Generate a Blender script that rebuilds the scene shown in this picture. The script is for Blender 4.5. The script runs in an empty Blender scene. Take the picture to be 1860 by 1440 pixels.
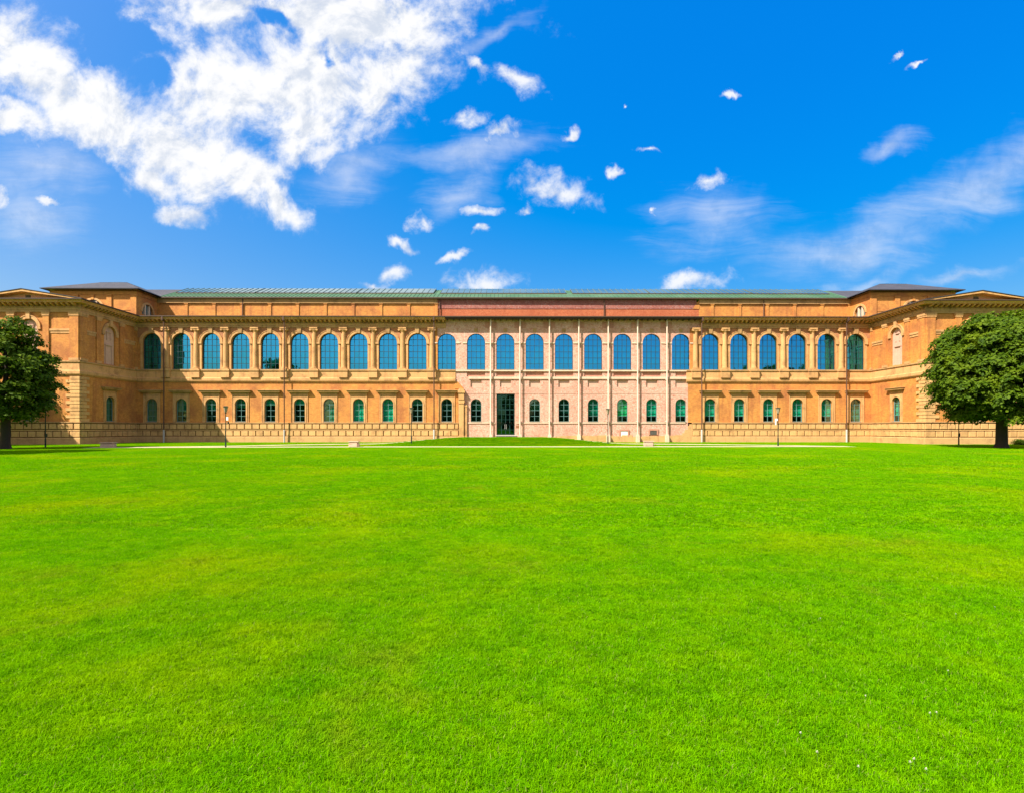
import bpy, bmesh, math, random
import numpy as np
from mathutils import Vector, Matrix

random.seed(7)
rng = np.random.default_rng(7)
scene = bpy.context.scene
COL = scene.collection
R = math.radians

# ------------------------------------------------------------------ camera
F_PX, W_PX, H_PX, HOR = 1005.0, 1860.0, 1440.0, 777.0
CAM = Vector((0.37, -80.0, 2.03))
YAW = R(0.42)
cam_d = bpy.data.cameras.new("camera")
cam_d.sensor_width = 36.0
cam_d.lens = 36.0 * F_PX / W_PX
cam_d.shift_y = (HOR - H_PX / 2) / W_PX
cam_d.clip_start = 0.1
cam_d.clip_end = 4000.0
cam = bpy.data.objects.new("camera", cam_d)
COL.objects.link(cam)
cam.location = CAM
cam.rotation_euler = (R(90), 0, -YAW)
scene.camera = cam


def ground_at(x, y):
    """world point on the flat lawn seen at a photo pixel"""
    d = F_PX * CAM.z / (y - HOR)
    return at(x, d)


def at(x, d):
    a = (x - W_PX / 2) / F_PX * d
    c, s = math.cos(YAW), math.sin(YAW)
    return (CAM.x + a * c + d * s, CAM.y - a * s + d * c)


# ------------------------------------------------------------------ render / exposure
scene.render.engine = 'CYCLES'
scene.cycles.use_denoising = True
scene.cycles.max_bounces = 8
scene.cycles.transparent_max_bounces = 12
scene.cycles.sample_clamp_indirect = 6.0
scene.view_settings.view_transform = 'Standard'
scene.view_settings.look = 'None'
scene.view_settings.gamma = 1.0
scene.view_settings.exposure = 1.1

# ------------------------------------------------------------------ sun + sky
SUN_EL = R(48.2)
SUN_AZ = R(50.0)                      # from facade normal, towards the left
sun_pos = Vector((-math.sin(SUN_AZ) * math.cos(SUN_EL), -math.cos(SUN_AZ) * math.cos(SUN_EL), math.sin(SUN_EL)))
sl = bpy.data.lights.new("sun", 'SUN')
sl.energy = 5.0
sl.angle = R(0.53)
sl.color = (1.0, 0.94, 0.84)
sun = bpy.data.objects.new("sun", sl)
COL.objects.link(sun)
sun.rotation_euler = (-sun_pos).to_track_quat('-Z', 'Y').to_euler()
sun.location = sun_pos * 200


class NT:
    """small node-tree helper"""
    def __init__(self, tree):
        self.t = tree

    def n(self, kind, **kw):
        nd = self.t.nodes.new(kind)
        for k, v in kw.items():
            setattr(nd, k, v)
        return nd

    def link(self, a, b):
        self.t.links.new(a, b)

    def put(self, sock, v):
        if hasattr(v, 'is_linked') or hasattr(v, 'links'):
            self.link(v, sock)
        else:
            sock.default_value = v

    def m(self, op, a, b=0.0, c=0.0, clamp=False):
        nd = self.n('ShaderNodeMath', operation=op, use_clamp=clamp)
        for s, v in zip(nd.inputs, (a, b, c)):
            self.put(s, v)
        return nd.outputs[0]

    def vm(self, op, a, b=(0, 0, 0)):
        nd = self.n('ShaderNodeVectorMath', operation=op)
        self.put(nd.inputs[0], a)
        if op == 'SCALE':
            self.put(nd.inputs[3], b)
        else:
            self.put(nd.inputs[1], b)
        return nd.outputs[1] if op in ('LENGTH', 'DOT_PRODUCT', 'DISTANCE') else nd.outputs[0]

    def noise(self, vec, scale, detail=4.0, rough=0.55, dist=0.0):
        nd = self.n('ShaderNodeTexNoise')
        self.put(nd.inputs['Vector'], vec)
        nd.inputs['Scale'].default_value = scale
        nd.inputs['Detail'].default_value = detail
        nd.inputs['Roughness'].default_value = rough
        nd.inputs['Distortion'].default_value = dist
        return nd.outputs['Fac']

    def ramp(self, fac, lo, hi, a=0.0, b=1.0, smooth=True):
        nd = self.n('ShaderNodeMapRange')
        nd.interpolation_type = 'SMOOTHSTEP' if smooth else 'LINEAR'
        for s, v in zip(nd.inputs, (fac, lo, hi, a, b)):
            self.put(s, v)
        return nd.outputs[0]

    def mix(self, fac, a, b, blend='MIX'):
        nd = self.n('ShaderNodeMix', data_type='RGBA', blend_type=blend)
        self.put(nd.inputs[0], fac)
        for s, v in ((nd.inputs[6], a), (nd.inputs[7], b)):
            if isinstance(v, (tuple, list)):
                v = tuple(v) + (1.0,) if len(v) == 3 else v
            self.put(s, v)
        return nd.outputs[2]


SKY_SAT = 1.76
world = bpy.data.worlds.new("World")
scene.world = world
world.use_nodes = True
wt = NT(world.node_tree)
bg = world.node_tree.nodes['Background']
sky = wt.n('ShaderNodeTexSky', sky_type='NISHITA', sun_disc=False)
sky.sun_elevation = SUN_EL
sky.sun_rotation = math.atan2(sun_pos.x, sun_pos.y)
sky.altitude = 500
sky.air_density = 1.0
sky.dust_density = 9.0
sky.ozone_density = 2.0
# the photograph's colour response: more saturated blue, flatter brightness, over the whole sky alike
hs = wt.n('ShaderNodeSeparateColor', mode='HSV')
wt.link(sky.outputs[0], hs.inputs[0])
V = hs.outputs[2]
cv = wt.n('ShaderNodeCombineXYZ')
for k_ in range(3):
    wt.link(wt.m('MULTIPLY', V, 1.0 - SKY_SAT), cv.inputs[k_])
sat = wt.vm('MAXIMUM', wt.vm('ADD', wt.vm('SCALE', sky.outputs[0], SKY_SAT), cv.outputs[0]), (0.002, 0.002, 0.002))
skycol = wt.vm('SCALE', sat, wt.m('MULTIPLY', wt.m('POWER', V, -0.70), 3.02))
tc = wt.n('ShaderNodeTexCoord')
dirv = tc.outputs['Generated']
sep = wt.n('ShaderNodeSeparateXYZ')
wt.link(dirv, sep.inputs[0])
dx, dy, dz = sep.outputs
ysafe = wt.m('MAXIMUM', dy, 0.12)
comb = wt.n('ShaderNodeCombineXYZ')
wt.link(wt.m('DIVIDE', dx, ysafe), comb.inputs[0])
wt.link(wt.m('DIVIDE', dz, ysafe), comb.inputs[1])
P0 = comb.outputs[0]


def warp(vec, scale, amp, detail):
    nd = wt.n('ShaderNodeTexNoise')
    wt.link(vec, nd.inputs['Vector'])
    nd.inputs['Scale'].default_value = scale
    nd.inputs['Detail'].default_value = detail
    nd.inputs['Roughness'].default_value = 0.6
    return wt.vm('ADD', vec, wt.vm('SCALE', wt.vm('SUBTRACT', nd.outputs['Color'], (0.5, 0.5, 0.5)), amp))


PW = warp(P0, 7.0, 0.10, 2.0)
PW = warp(PW, 24.0, 0.042, 5.0)
P = P0


def ellipses(lst, soft=0.25):
    out = None
    for (x, y, rx, ry, rot) in lst:
        mp = wt.n('ShaderNodeMapping', vector_type='TEXTURE')
        mp.inputs['Location'].default_value = ((x - 930) / F_PX + YAW, (HOR - y) / F_PX, 0)
        mp.inputs['Rotation'].default_value = (0, 0, R(-rot))
        mp.inputs['Scale'].default_value = (rx / F_PX, ry / F_PX, 1)
        wt.link(PW, mp.inputs['Vector'])
        v = wt.m('SUBTRACT', 1.0, wt.vm('LENGTH', mp.outputs[0]))
        out = v if out is None else wt.m('SMOOTH_MAX', out, v, soft)
    return out


BIG = [(50, 110, 150, 85, 28), (180, 195, 190, 72, 28), (330, 260, 165, 92, 22), (420, 160, 160, 115, 0), (560, 150, 170, 130, 0),
       (640, 40, 250, 95, 0), (690, 130, 105, 95, 0), (460, 325, 95, 58, 30), (505, 372, 62, 34, 25), (15, 215, 95, 34, 10),
       (390, 30, 130, 75, 10), (290, 315, 60, 46, 0), (560, 235, 120, 75, -25)]
HOLES = [(262, 70, 48, 30, 45), (305, 140, 34, 26, 40), (505, 48, 52, 22, 25), (592, 112, 18, 34, -15), (170, 60, 60, 22, 35), (175, 105, 30, 16, 40)]
SMALL = [(318, 388, 66, 32, 8), (935, 152, 78, 34, 14), (875, 122, 46, 20, 25), (850, 222, 46, 22, 5), (918, 250, 46, 18, -5), (1005, 338, 88, 36, 10), (873, 383, 42, 20, 0),
         (775, 400, 30, 17, 0), (730, 437, 48, 13, 3), (820, 474, 26, 13, -5), (885, 514, 92, 28, 0), (718, 494, 46, 26, -25), (680, 522, 40, 12, 0),
         (1255, 512, 80, 30, 0), (1020, 250, 24, 10, -15), (1125, 298, 26, 8, 10), (1180, 276, 28, 8, 0), (1275, 328, 60, 26, -28),
         (1145, 177, 9, 6, 0), (1330, 172, 30, 7, -6), (1622, 97, 19, 5, -25), (1672, 118, 23, 6, -20), (1195, 380, 14, 9, 0), (960, 380, 26, 15, -30),
         (92, 366, 34, 13, 5), (875, 428, 18, 14, -30), (210, 275, 70, 34, 20), (5, 370, 30, 40, 0)]
CIRR = [(1800, 330, 330, 75, -24), (1560, 440, 260, 60, -18), (1300, 400, 150, 80, -6), (1570, 505, 130, 22, -20), (1770, 488, 130, 20, -9), (1620, 270, 70, 26, -15),
        (850, 275, 190, 34, -6), (830, 345, 90, 56, -30), (60, 400, 110, 110, -30), (900, 60, 110, 26, -30), (640, 300, 130, 70, -30), (90, 300, 140, 80, 0)]
nz = wt.noise(P, 8.0, 11.0, 0.64, 0.25)
nz_up = wt.noise(wt.vm('ADD', P, (-0.010, 0.022, 0.0)), 8.0, 7.0, 0.60, 0.25)
nfine = wt.noise(P, 24.0, 9.0, 0.66, 0.3)
nA = wt.m('SUBTRACT', nz, 0.5)
nB = wt.m('SUBTRACT', nfine, 0.5)
big = wt.m('SUBTRACT', wt.m('MULTIPLY', ellipses(BIG), 1.15), wt.m('MULTIPLY', wt.m('MAXIMUM', ellipses(HOLES), 0.0), 1.1))
fbig = wt.m('ADD', wt.m('ADD', big, wt.m('MULTIPLY', nA, 3.0)), wt.m('MULTIPLY', nB, 0.9))
abig = wt.m('POWER', wt.ramp(fbig, -0.30, 0.80), 1.3)
sm = ellipses(SMALL)
fsm = wt.m('ADD', wt.m('ADD', sm, wt.m('MULTIPLY', nA, 1.6)), wt.m('MULTIPLY', nB, 1.5))
asm = wt.m('POWER', wt.m('MULTIPLY', wt.ramp(fsm, 0.06, 1.0), 0.93), 1.2)
# streaky cirrus
mpc = wt.n('ShaderNodeMapping')
mpc.inputs['Rotation'].default_value = (0, 0, R(-22))
mpc.inputs['Scale'].default_value = (2.6, 17.0, 1)
wt.link(warp(P0, 5.0, 0.05, 3.0), mpc.inputs['Vector'])
nC = wt.noise(mpc.outputs[0], 1.0, 9.0, 0.66, 0.5)
ci = ellipses(CIRR, 0.5)
aci = wt.m('MULTIPLY', wt.ramp(wt.m('ADD', ci, wt.m('MULTIPLY', wt.m('SUBTRACT', nC, 0.5), 1.9)), -0.05, 1.5), 0.50)
front = wt.ramp(dy, 0.3, 0.45)
afront = wt.m('MULTIPLY', wt.m('MAXIMUM', wt.m('MAXIMUM', abig, asm), aci), front)
# unseen cumulus added over the rest of the sky, its cover lifting the shade
zs = wt.m('ADD', wt.m('MAXIMUM', dz, 0.0), 0.25)
cb2 = wt.n('ShaderNodeCombineXYZ')
wt.link(wt.m('DIVIDE', dx, zs), cb2.inputs[0])
wt.link(wt.m('DIVIDE', dy, zs), cb2.inputs[1])
nR = wt.noise(cb2.outputs[0], 1.7, 9.0, 0.6, 0.2)
arest = wt.m('MULTIPLY', wt.ramp(nR, 0.42, 0.54), wt.ramp(dz, 0.16, 0.36))
vview = wt.m('DIVIDE', dz, ysafe)
inview = wt.m('MULTIPLY', front, wt.ramp(vview, 0.95, 0.80))
arest = wt.m('MULTIPLY', arest, wt.m('SUBTRACT', 1.0, inview))
alpha = wt.m('MAXIMUM', afront, arest)
relief = wt.m('SUBTRACT', nz_up, nz)          # puffs lit on top, greyer below
nS = wt.noise(P, 4.0, 5.0, 0.6, 0.3)
ccol = wt.mix(wt.ramp(wt.m('ADD', relief, wt.m('MULTIPLY', wt.m('SUBTRACT', nS, 0.5), 0.25)), -0.05, 0.13), (4.7, 4.72, 4.8), (3.2, 3.5, 4.05))
fin = wt.mix(alpha, skycol, ccol)
wt.link(fin, bg.inputs['Color'])
bg.inputs['Strength'].default_value = 0.1


# ------------------------------------------------------------------ materials
def material(name, base, rough=0.8, bump=None, spec=0.3, metallic=0.0, builder=None):
    m = bpy.data.materials.new(name)
    m.use_nodes = True
    t = NT(m.node_tree)
    b = m.node_tree.nodes['Principled BSDF']
    b.inputs['Base Color'].default_value = tuple(base) + (1,)
    b.inputs['Roughness'].default_value = rough
    b.inputs['Specular IOR Level'].default_value = spec
    b.inputs['Metallic'].default_value = metallic
    if builder:
        builder(t, b)
    return m


def wall_coords(t):
    """(x+y, z) in metres, so both wall directions carry level courses"""
    tcn = t.n('ShaderNodeNewGeometry')
    s = t.n('ShaderNodeSeparateXYZ')
    t.link(tcn.outputs['Position'], s.inputs[0])
    c = t.n('ShaderNodeCombineXYZ')
    t.link(t.m('ADD', s.outputs[0], s.outputs[1]), c.inputs[0])
    t.link(s.outputs[2], c.inputs[1])
    return c.outputs[0], tcn.outputs['Position'], s.outputs[2]


def brick_builder(c1, c2, mortar, stain, stain_amt, mott, bumps=0.25, fade=1.0, bw=0.30, bh=0.085, blotch=None):
    def f(t, b):
        uv, pos, z = wall_coords(t)
        br = t.n('ShaderNodeTexBrick')
        t.link(uv, br.inputs['Vector'])
        br.inputs['Scale'].default_value = 1.0
        br.inputs['Brick Width'].default_value = bw
        br.inputs['Row Height'].default_value = bh
        br.inputs['Mortar Size'].default_value = 0.006
        br.inputs['Mortar Smooth'].default_value = 0.4
        br.inputs['Bias'].default_value = 0.0
        br.inputs['Color1'].default_value = tuple(c1) + (1,)
        br.inputs['Color2'].default_value = tuple(c2) + (1,)
        br.inputs['Mortar'].default_value = tuple(mortar) + (1,)
        n1 = t.noise(pos, 0.35, 5.0, 0.6)
        n2 = t.noise(pos, 2.4, 9.0, 0.82)
        mp = t.n('ShaderNodeMapping')
        mp.inputs['Scale'].default_value = (1.5, 1.5, 0.10)
        t.link(pos, mp.inputs['Vector'])
        n3 = t.noise(mp.outputs[0], 1.0, 5.0, 0.6)
        col = br.outputs['Color']
        if blotch:
            vo = t.noise(pos, 5.5, 3.0, 0.75)
            col = t.mix(t.ramp(vo, 0.50, 0.62), col, blotch[0])
            vo2 = t.noise(t.vm('ADD', pos, (31, 7, 3)), 4.5, 3.0, 0.75)
            col = t.mix(t.ramp(vo2, 0.52, 0.64), col, blotch[1])
        col = t.mix(t.m('MULTIPLY', t.ramp(n1, 0.40, 0.72), stain_amt), col, stain)
        col = t.mix(t.m('MULTIPLY', t.ramp(n3, 0.48, 0.75), stain_amt * 0.8), col, stain)
        hs_ = t.n('ShaderNodeHueSaturation')
        t.link(col, hs_.inputs['Color'])
        t.link(t.ramp(n2, 0.25, 0.75, 1.0 - mott, 1.0 + mott, False), hs_.inputs['Value'])
        t.link(hs_.outputs[0], b.inputs['Base Color'])
        bp = t.n('ShaderNodeBump')
        bp.inputs['Strength'].default_value = bumps
        bp.inputs['Distance'].default_value = 0.02
        t.link(t.m('ADD', br.outputs['Fac'], t.m('MULTIPLY', n2, 0.8)), bp.inputs['Height'])
        bp.invert = True
        t.link(bp.outputs[0], b.inputs['Normal'])
    return f


def stone_builder(base, dark, amt=0.6, mott=0.12):
    def f(t, b):
        g = t.n('ShaderNodeNewGeometry')
        pos = g.outputs['Position']
        oi = t.n('ShaderNodeObjectInfo')
        n1 = t.noise(pos, 0.9, 6.0, 0.65)
        mp = t.n('ShaderNodeMapping')
        mp.inputs['Scale'].default_value = (2.5, 2.5, 0.22)
        t.link(pos, mp.inputs['Vector'])
        n3 = t.noise(mp.outputs[0], 1.0, 5.0, 0.65)
        n2 = t.noise(pos, 9.0, 5.0, 0.7)
        col = t.mix(t.m('MULTIPLY', t.ramp(n1, 0.45, 0.75), amt), base, dark)
        col = t.mix(t.m('MULTIPLY', t.ramp(n3, 0.5, 0.75), amt * 0.7), col, dark)
        h = t.n('ShaderNodeHueSaturation')
        t.link(col, h.inputs['Color'])
        v = t.m('ADD', t.ramp(n2, 0.25, 0.75, 1.0 - mott, 1.0 + mott, False), t.m('MULTIPLY', t.m('SUBTRACT', oi.outputs['Random'], 0.5), 0.16))
        t.link(v, h.inputs['Value'])
        t.link(h.outputs[0], b.inputs['Base Color'])
        bp = t.n('ShaderNodeBump')
        bp.inputs['Strength'].default_value = 0.2
        bp.inputs['Distance'].default_value = 0.02
        t.link(n2, bp.inputs['Height'])
        t.link(bp.outputs[0], b.inputs['Normal'])
    return f


M = {}
M['ochre'] = material('ochre_brick', (0.55, 0.3, 0.1), 0.85, builder=brick_builder((0.60, 0.25, 0.050), (0.50, 0.185, 0.036), (0.57, 0.30, 0.10), (0.34, 0.115, 0.038), 0.85, 0.36, 0.4))
M['spandrel'] = material('spandrel_shade_brick', (0.4, 0.18, 0.09), 0.85, builder=brick_builder((0.46, 0.19, 0.075), (0.36, 0.14, 0.06), (0.46, 0.26, 0.13), (0.26, 0.11, 0.06), 0.5, 0.25, 0.2))
M['pink'] = material('pink_brick', (0.55, 0.36, 0.27), 0.85, builder=brick_builder((0.61, 0.345, 0.245), (0.50, 0.25, 0.175), (0.63, 0.445, 0.34), (0.44, 0.20, 0.135), 0.5, 0.24, 0.3, blotch=((0.66, 0.475, 0.375), (0.45, 0.18, 0.115))))
M['pinkdark'] = material('reddish_brick', (0.5, 0.25, 0.15), 0.85, builder=brick_builder((0.50, 0.22, 0.14), (0.42, 0.17, 0.11), (0.55, 0.36, 0.26), (0.36, 0.14, 0.10), 0.5, 0.2, 0.25))
M['redtop'] = material('purple_red_brick', (0.3, 0.12, 0.09), 0.85, builder=brick_builder((0.34, 0.105, 0.075), (0.27, 0.075, 0.055), (0.42, 0.21, 0.16), (0.24, 0.07, 0.055), 0.5, 0.2, 0.25, blotch=((0.36, 0.20, 0.17), (0.20, 0.06, 0.05))))
M['redlow'] = material('orange_red_brick', (0.5, 0.18, 0.09), 0.85, builder=brick_builder((0.46, 0.12, 0.042), (0.39, 0.09, 0.03), (0.44, 0.19, 0.10), (0.30, 0.07, 0.03), 0.4, 0.18, 0.25, blotch=((0.46, 0.16, 0.075), (0.35, 0.08, 0.03))))
M['stone'] = material('sandstone', (0.6, 0.42, 0.2), 0.85, builder=stone_builder((0.56, 0.30, 0.115), (0.28, 0.14, 0.055), 0.85, 0.2))
M['plinth'] = material('plinth_sandstone', (0.6, 0.42, 0.2), 0.85, builder=stone_builder((0.60, 0.34, 0.128), (0.35, 0.18, 0.068), 0.8, 0.2))
M['joint'] = material('dark_joint', (0.2, 0.11, 0.05), 0.95, builder=stone_builder((0.11, 0.055, 0.02), (0.08, 0.04, 0.015), 0.5))
M['footing'] = material('footing_stone', (0.55, 0.36, 0.18), 0.9, builder=stone_builder((0.54, 0.31, 0.125), (0.34, 0.175, 0.075), 0.8, 0.18))
M['weathered'] = material('weathered_stone', (0.3, 0.2, 0.1), 0.9, builder=stone_builder((0.44, 0.25, 0.10), (0.20, 0.11, 0.045), 0.85, 0.18))
M['niche'] = material('pink_plaster', (0.55, 0.36, 0.27), 0.85, builder=brick_builder((0.58, 0.36, 0.26), (0.54, 0.32, 0.23), (0.58, 0.40, 0.30), (0.46, 0.25, 0.17), 0.4, 0.1, 0.15))
M['white_trim'] = material('pale_band', (0.68, 0.56, 0.44), 0.8, builder=stone_builder((0.66, 0.48, 0.34), (0.48, 0.30, 0.20), 0.5, 0.08))
M['pipe_white'] = material('pale_pipe', (0.72, 0.62, 0.52), 0.5, builder=stone_builder((0.66, 0.50, 0.39), (0.52, 0.37, 0.28), 0.5, 0.06))
M['downpipe'] = material('brown_downpipe', (0.09, 0.045, 0.028), 0.5, builder=stone_builder((0.10, 0.05, 0.03), (0.06, 0.035, 0.025), 0.5, 0.1))
M['zinc'] = material('zinc_pipe', (0.45, 0.43, 0.40), 0.5, builder=stone_builder((0.45, 0.42, 0.39), (0.33, 0.3, 0.27), 0.5, 0.06))
M['gutter'] = material('dark_gutter', (0.06, 0.035, 0.025), 0.6, builder=stone_builder((0.075, 0.045, 0.03), (0.04, 0.028, 0.02), 0.5, 0.1))
M['frame'] = material('window_bars', (0.02, 0.045, 0.055), 0.5, builder=stone_builder((0.022, 0.045, 0.055), (0.012, 0.03, 0.04), 0.4, 0.1))
M['frame_green'] = material('green_window_frame', (0.03, 0.12, 0.10), 0.5, builder=stone_builder((0.10, 0.20, 0.19), (0.05, 0.12, 0.11), 0.4, 0.1))
M['door'] = material('green_door_frame', (0.012, 0.07, 0.055), 0.4, builder=stone_builder((0.007, 0.038, 0.032), (0.005, 0.026, 0.023), 0.4, 0.1))
M['sill'] = material('grey_sill', (0.4, 0.36, 0.28), 0.7, builder=stone_builder((0.36, 0.31, 0.22), (0.25, 0.2, 0.14), 0.5, 0.06))
M['interior'] = material('dim_interior', (0.05, 0.055, 0.055), 0.9, builder=stone_builder((0.05, 0.055, 0.055), (0.03, 0.035, 0.035), 0.5, 0.1))  # darkness of the unlit rooms put into the colour
M['skybar'] = material('roof_glazing_bars', (0.12, 0.15, 0.14), 0.5, builder=stone_builder((0.10, 0.14, 0.135), (0.07, 0.105, 0.10), 0.4, 0.06))
M['whitepanel'] = material('white_board', (0.75, 0.78, 0.72), 0.6, builder=stone_builder((0.76, 0.79, 0.73), (0.65, 0.68, 0.62), 0.3, 0.04))
M['darkgrille'] = material('dark_grille', (0.08, 0.075, 0.06), 0.7, builder=stone_builder((0.09, 0.08, 0.065), (0.05, 0.045, 0.04), 0.4, 0.1))
M['plaque'] = material('bronze_plaque', (0.25, 0.12, 0.06), 0.5, builder=stone_builder((0.27, 0.13, 0.065), (0.18, 0.08, 0.04), 0.5, 0.1))
M['slate'] = material('slate_roof', (0.13, 0.12, 0.15), 0.6, builder=brick_builder((0.055, 0.052, 0.062), (0.04, 0.038, 0.047), (0.03, 0.03, 0.036), (0.08, 0.073, 0.078), 0.4, 0.15, 0.3, bw=0.5, bh=0.2))
M['lamp_metal'] = material('dark_lamp_metal', (0.012, 0.03, 0.02), 0.45, builder=stone_builder((0.014, 0.03, 0.022), (0.01, 0.02, 0.016), 0.4, 0.1))
M['lamp_glass'] = material('lantern_glass', (0.35, 0.28, 0.20), 0.3, builder=stone_builder((0.36, 0.28, 0.19), (0.27, 0.2, 0.13), 0.4, 0.08))
M['boulder'] = material('bench_stone', (0.5, 0.36, 0.28), 0.9, builder=stone_builder((0.55, 0.385, 0.28), (0.38, 0.25, 0.17), 0.6, 0.15))


def copper(t, b):
    g = t.n('ShaderNodeNewGeometry')
    pos = g.outputs['Position']
    n1 = t.noise(pos, 0.5, 5.0, 0.6)
    n2 = t.noise(pos, 4.0, 5.0, 0.7)
    col = t.mix(t.ramp(n1, 0.35, 0.7), (0.040, 0.108, 0.052), (0.07, 0.14, 0.075))
    col = t.mix(t.m('MULTIPLY', t.ramp(n2, 0.5, 0.8), 0.4), col, (0.05, 0.075, 0.045))
    t.link(col, b.inputs['Base Color'])


M['copper'] = material('green_copper', (0.2, 0.33, 0.2), 0.6, builder=copper)


def glass_mat(name, refl, tint, fac):
    m = bpy.data.materials.new(name)
    m.use_nodes = True
    t = NT(m.node_tree)
    nodes = m.node_tree.nodes
    nodes.remove(nodes['Principled BSDF'])
    out = nodes['Material Output']
    gl = t.n('ShaderNodeBsdfGlossy')
    gl.inputs['Color'].default_value = tuple(refl) + (1,)
    gl.inputs['Roughness'].default_value = 0.015
    g = t.n('ShaderNodeNewGeometry')
    bp = t.n('ShaderNodeBump')
    bp.inputs['Strength'].default_value = 0.10
    bp.inputs['Distance'].default_value = 0.01
    t.link(t.noise(g.outputs['Position'], 2.2, 2.0, 0.5), bp.inputs['Height'])
    t.link(bp.outputs[0], gl.inputs['Normal'])
    tr = t.n('ShaderNodeBsdfTransparent')
    tr.inputs['Color'].default_value = tuple(tint) + (1,)
    mx = t.n('ShaderNodeMixShader')
    mx.inputs[0].default_value = fac
    t.link(tr.outputs[0], mx.inputs[1])
    t.link(gl.outputs[0], mx.inputs[2])
    t.link(mx.outputs[0], out.inputs['Surface'])
    return m


M['glass'] = glass_mat('gallery_glass', (0.05, 0.46, 0.84), (0.04, 0.56, 0.60), 0.68)
M['glass_low'] = glass_mat('ground_floor_glass', (0.45, 0.72, 0.74), (0.22, 0.84, 0.68), 0.30)
M['glass_door'] = glass_mat('door_glass', (0.10, 0.32, 0.30), (0.06, 0.30, 0.25), 0.28)


def skylight_b(t, b):
    g = t.n('ShaderNodeNewGeometry')
    n = t.noise(g.outputs['Position'], 0.15, 3.0, 0.5)
    t.link(t.mix(t.ramp(n, 0.35, 0.65), (0.05, 0.105, 0.115), (0.09, 0.15, 0.15)), b.inputs['Base Color'])


M['skyglass'] = material('roof_glass', (0.2, 0.3, 0.35), 0.12, spec=0.8, builder=skylight_b)


def blind_mat(name, c1, c2):
    def f(t, b):
        g = t.n('ShaderNodeNewGeometry')
        mp = t.n('ShaderNodeMapping')
        mp.inputs['Scale'].default_value = (3.0, 1.0, 0.25)
        t.link(g.outputs['Position'], mp.inputs['Vector'])
        n = t.noise(mp.outputs[0], 1.5, 3.0, 0.5)
        t.link(t.mix(t.ramp(n, 0.35, 0.65), c1, c2), b.inputs['Base Color'])
    return material(name, c1, 0.9, builder=f)


M['blind'] = blind_mat('pale_blind', (0.42, 0.66, 0.56), (0.55, 0.78, 0.66))
M['blind_pale'] = blind_mat('white_blind', (0.80, 0.86, 0.78), (0.86, 0.90, 0.84))
M['blind_teal'] = blind_mat('teal_blind', (0.22, 0.66, 0.56), (0.36, 0.78, 0.66))
M['blind_green'] = blind_mat('green_blind', (0.45, 0.75, 0.36), (0.58, 0.82, 0.42))
M['blind_dim'] = blind_mat('dim_curtain', (0.10, 0.27, 0.24), (0.15, 0.36, 0.31))


# ------------------------------------------------------------------ mesh helpers
class MB:
    def __init__(self, tf=None):
        self.v, self.f, self.tf = [], [], tf

    def add(self, verts, faces):
        o = len(self.v)
        if self.tf:
            verts = [self.tf(*p) for p in verts]
        self.v += [tuple(p) for p in verts]
        self.f += [tuple(i + o for i in fc) for fc in faces]

    def box(self, x0, x1, y0, y1, z0, z1, bev=0.0):
        if bev <= 0:
            self.add([(x0, y0, z0), (x1, y0, z0), (x1, y1, z0), (x0, y1, z0), (x0, y0, z1), (x1, y0, z1), (x1, y1, z1), (x0, y1, z1)],
                     [(0, 3, 2, 1), (4, 5, 6, 7), (0, 1, 5, 4), (1, 2, 6, 5), (2, 3, 7, 6), (3, 0, 4, 7)])
        else:
            b = bev   # front face (y0) chamfered
            self.add([(x0, y1, z0), (x1, y1, z0), (x1, y1, z1), (x0, y1, z1),
                      (x0, y0 + b, z0), (x1, y0 + b, z0), (x1, y0 + b, z1), (x0, y0 + b, z1),
                      (x0 + b, y0, z0 + b), (x1 - b, y0, z0 + b), (x1 - b, y0, z1 - b), (x0 + b, y0, z1 - b)],
                     [(0, 1, 5, 4), (1, 2, 6, 5), (2, 3, 7, 6), (3, 0, 4, 7), (4, 5, 9, 8), (5, 6, 10, 9), (6, 7, 11, 10), (7, 4, 8, 11), (8, 9, 10, 11), (0, 3, 2, 1)])

    def quad(self, a, b, c, d):
        self.add([a, b, c, d], [(0, 1, 2, 3)])

    def lathe(self, prof, n=12, cx=0, cy=0, a0=0.0, a1=2 * math.pi):
        full = abs(a1 - a0 - 2 * math.pi) < 1e-6
        cols = n if full else n + 1
        vs, fs = [], []
        for r, z in prof:
            for k in range(cols):
                a = a0 + (a1 - a0) * k / n
                vs.append((cx + r * math.cos(a), cy + r * math.sin(a), z))
        for i in range(len(prof) - 1):
            for k in range(n):
                k2 = (k + 1) % cols
                fs.append((i * cols + k, i * cols + k2, (i + 1) * cols + k2, (i + 1) * cols + k))
        self.add(vs, fs)

    def build(self, name, mat, parent=None, loc=(0, 0, 0), smooth=False, kind=None):
        me = bpy.data.meshes.new(name)
        me.from_pydata(self.v, [], self.f)
        me.materials.append(mat)
        if smooth:
            me.polygons.foreach_set('use_smooth', [True] * len(me.polygons))
        me.update()
        return link(name, me, parent, loc, kind)


def link(name, me, parent=None, loc=(0, 0, 0), kind=None):
    o = bpy.data.objects.new(name, me)
    COL.objects.link(o)
    o.location = loc
    o.parent = parent
    if kind:
        o['kind'] = kind
    return o


def empty(name, loc=(0, 0, 0), parent=None):
    o = bpy.data.objects.new(name, None)
    COL.objects.link(o)
    o.location = loc
    o.parent = parent
    return o


def tag(o, label, cat, group=None, kind=None):
    o['label'] = label
    o['category'] = cat
    if group:
        o['group'] = group
    if kind:
        o['kind'] = kind
    return o


def copy_tree(o, parent=None):
    c = o.copy()
    COL.objects.link(c)
    c.parent = parent
    for ch in list(o.children):
        copy_tree(ch, c)
    return c


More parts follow.
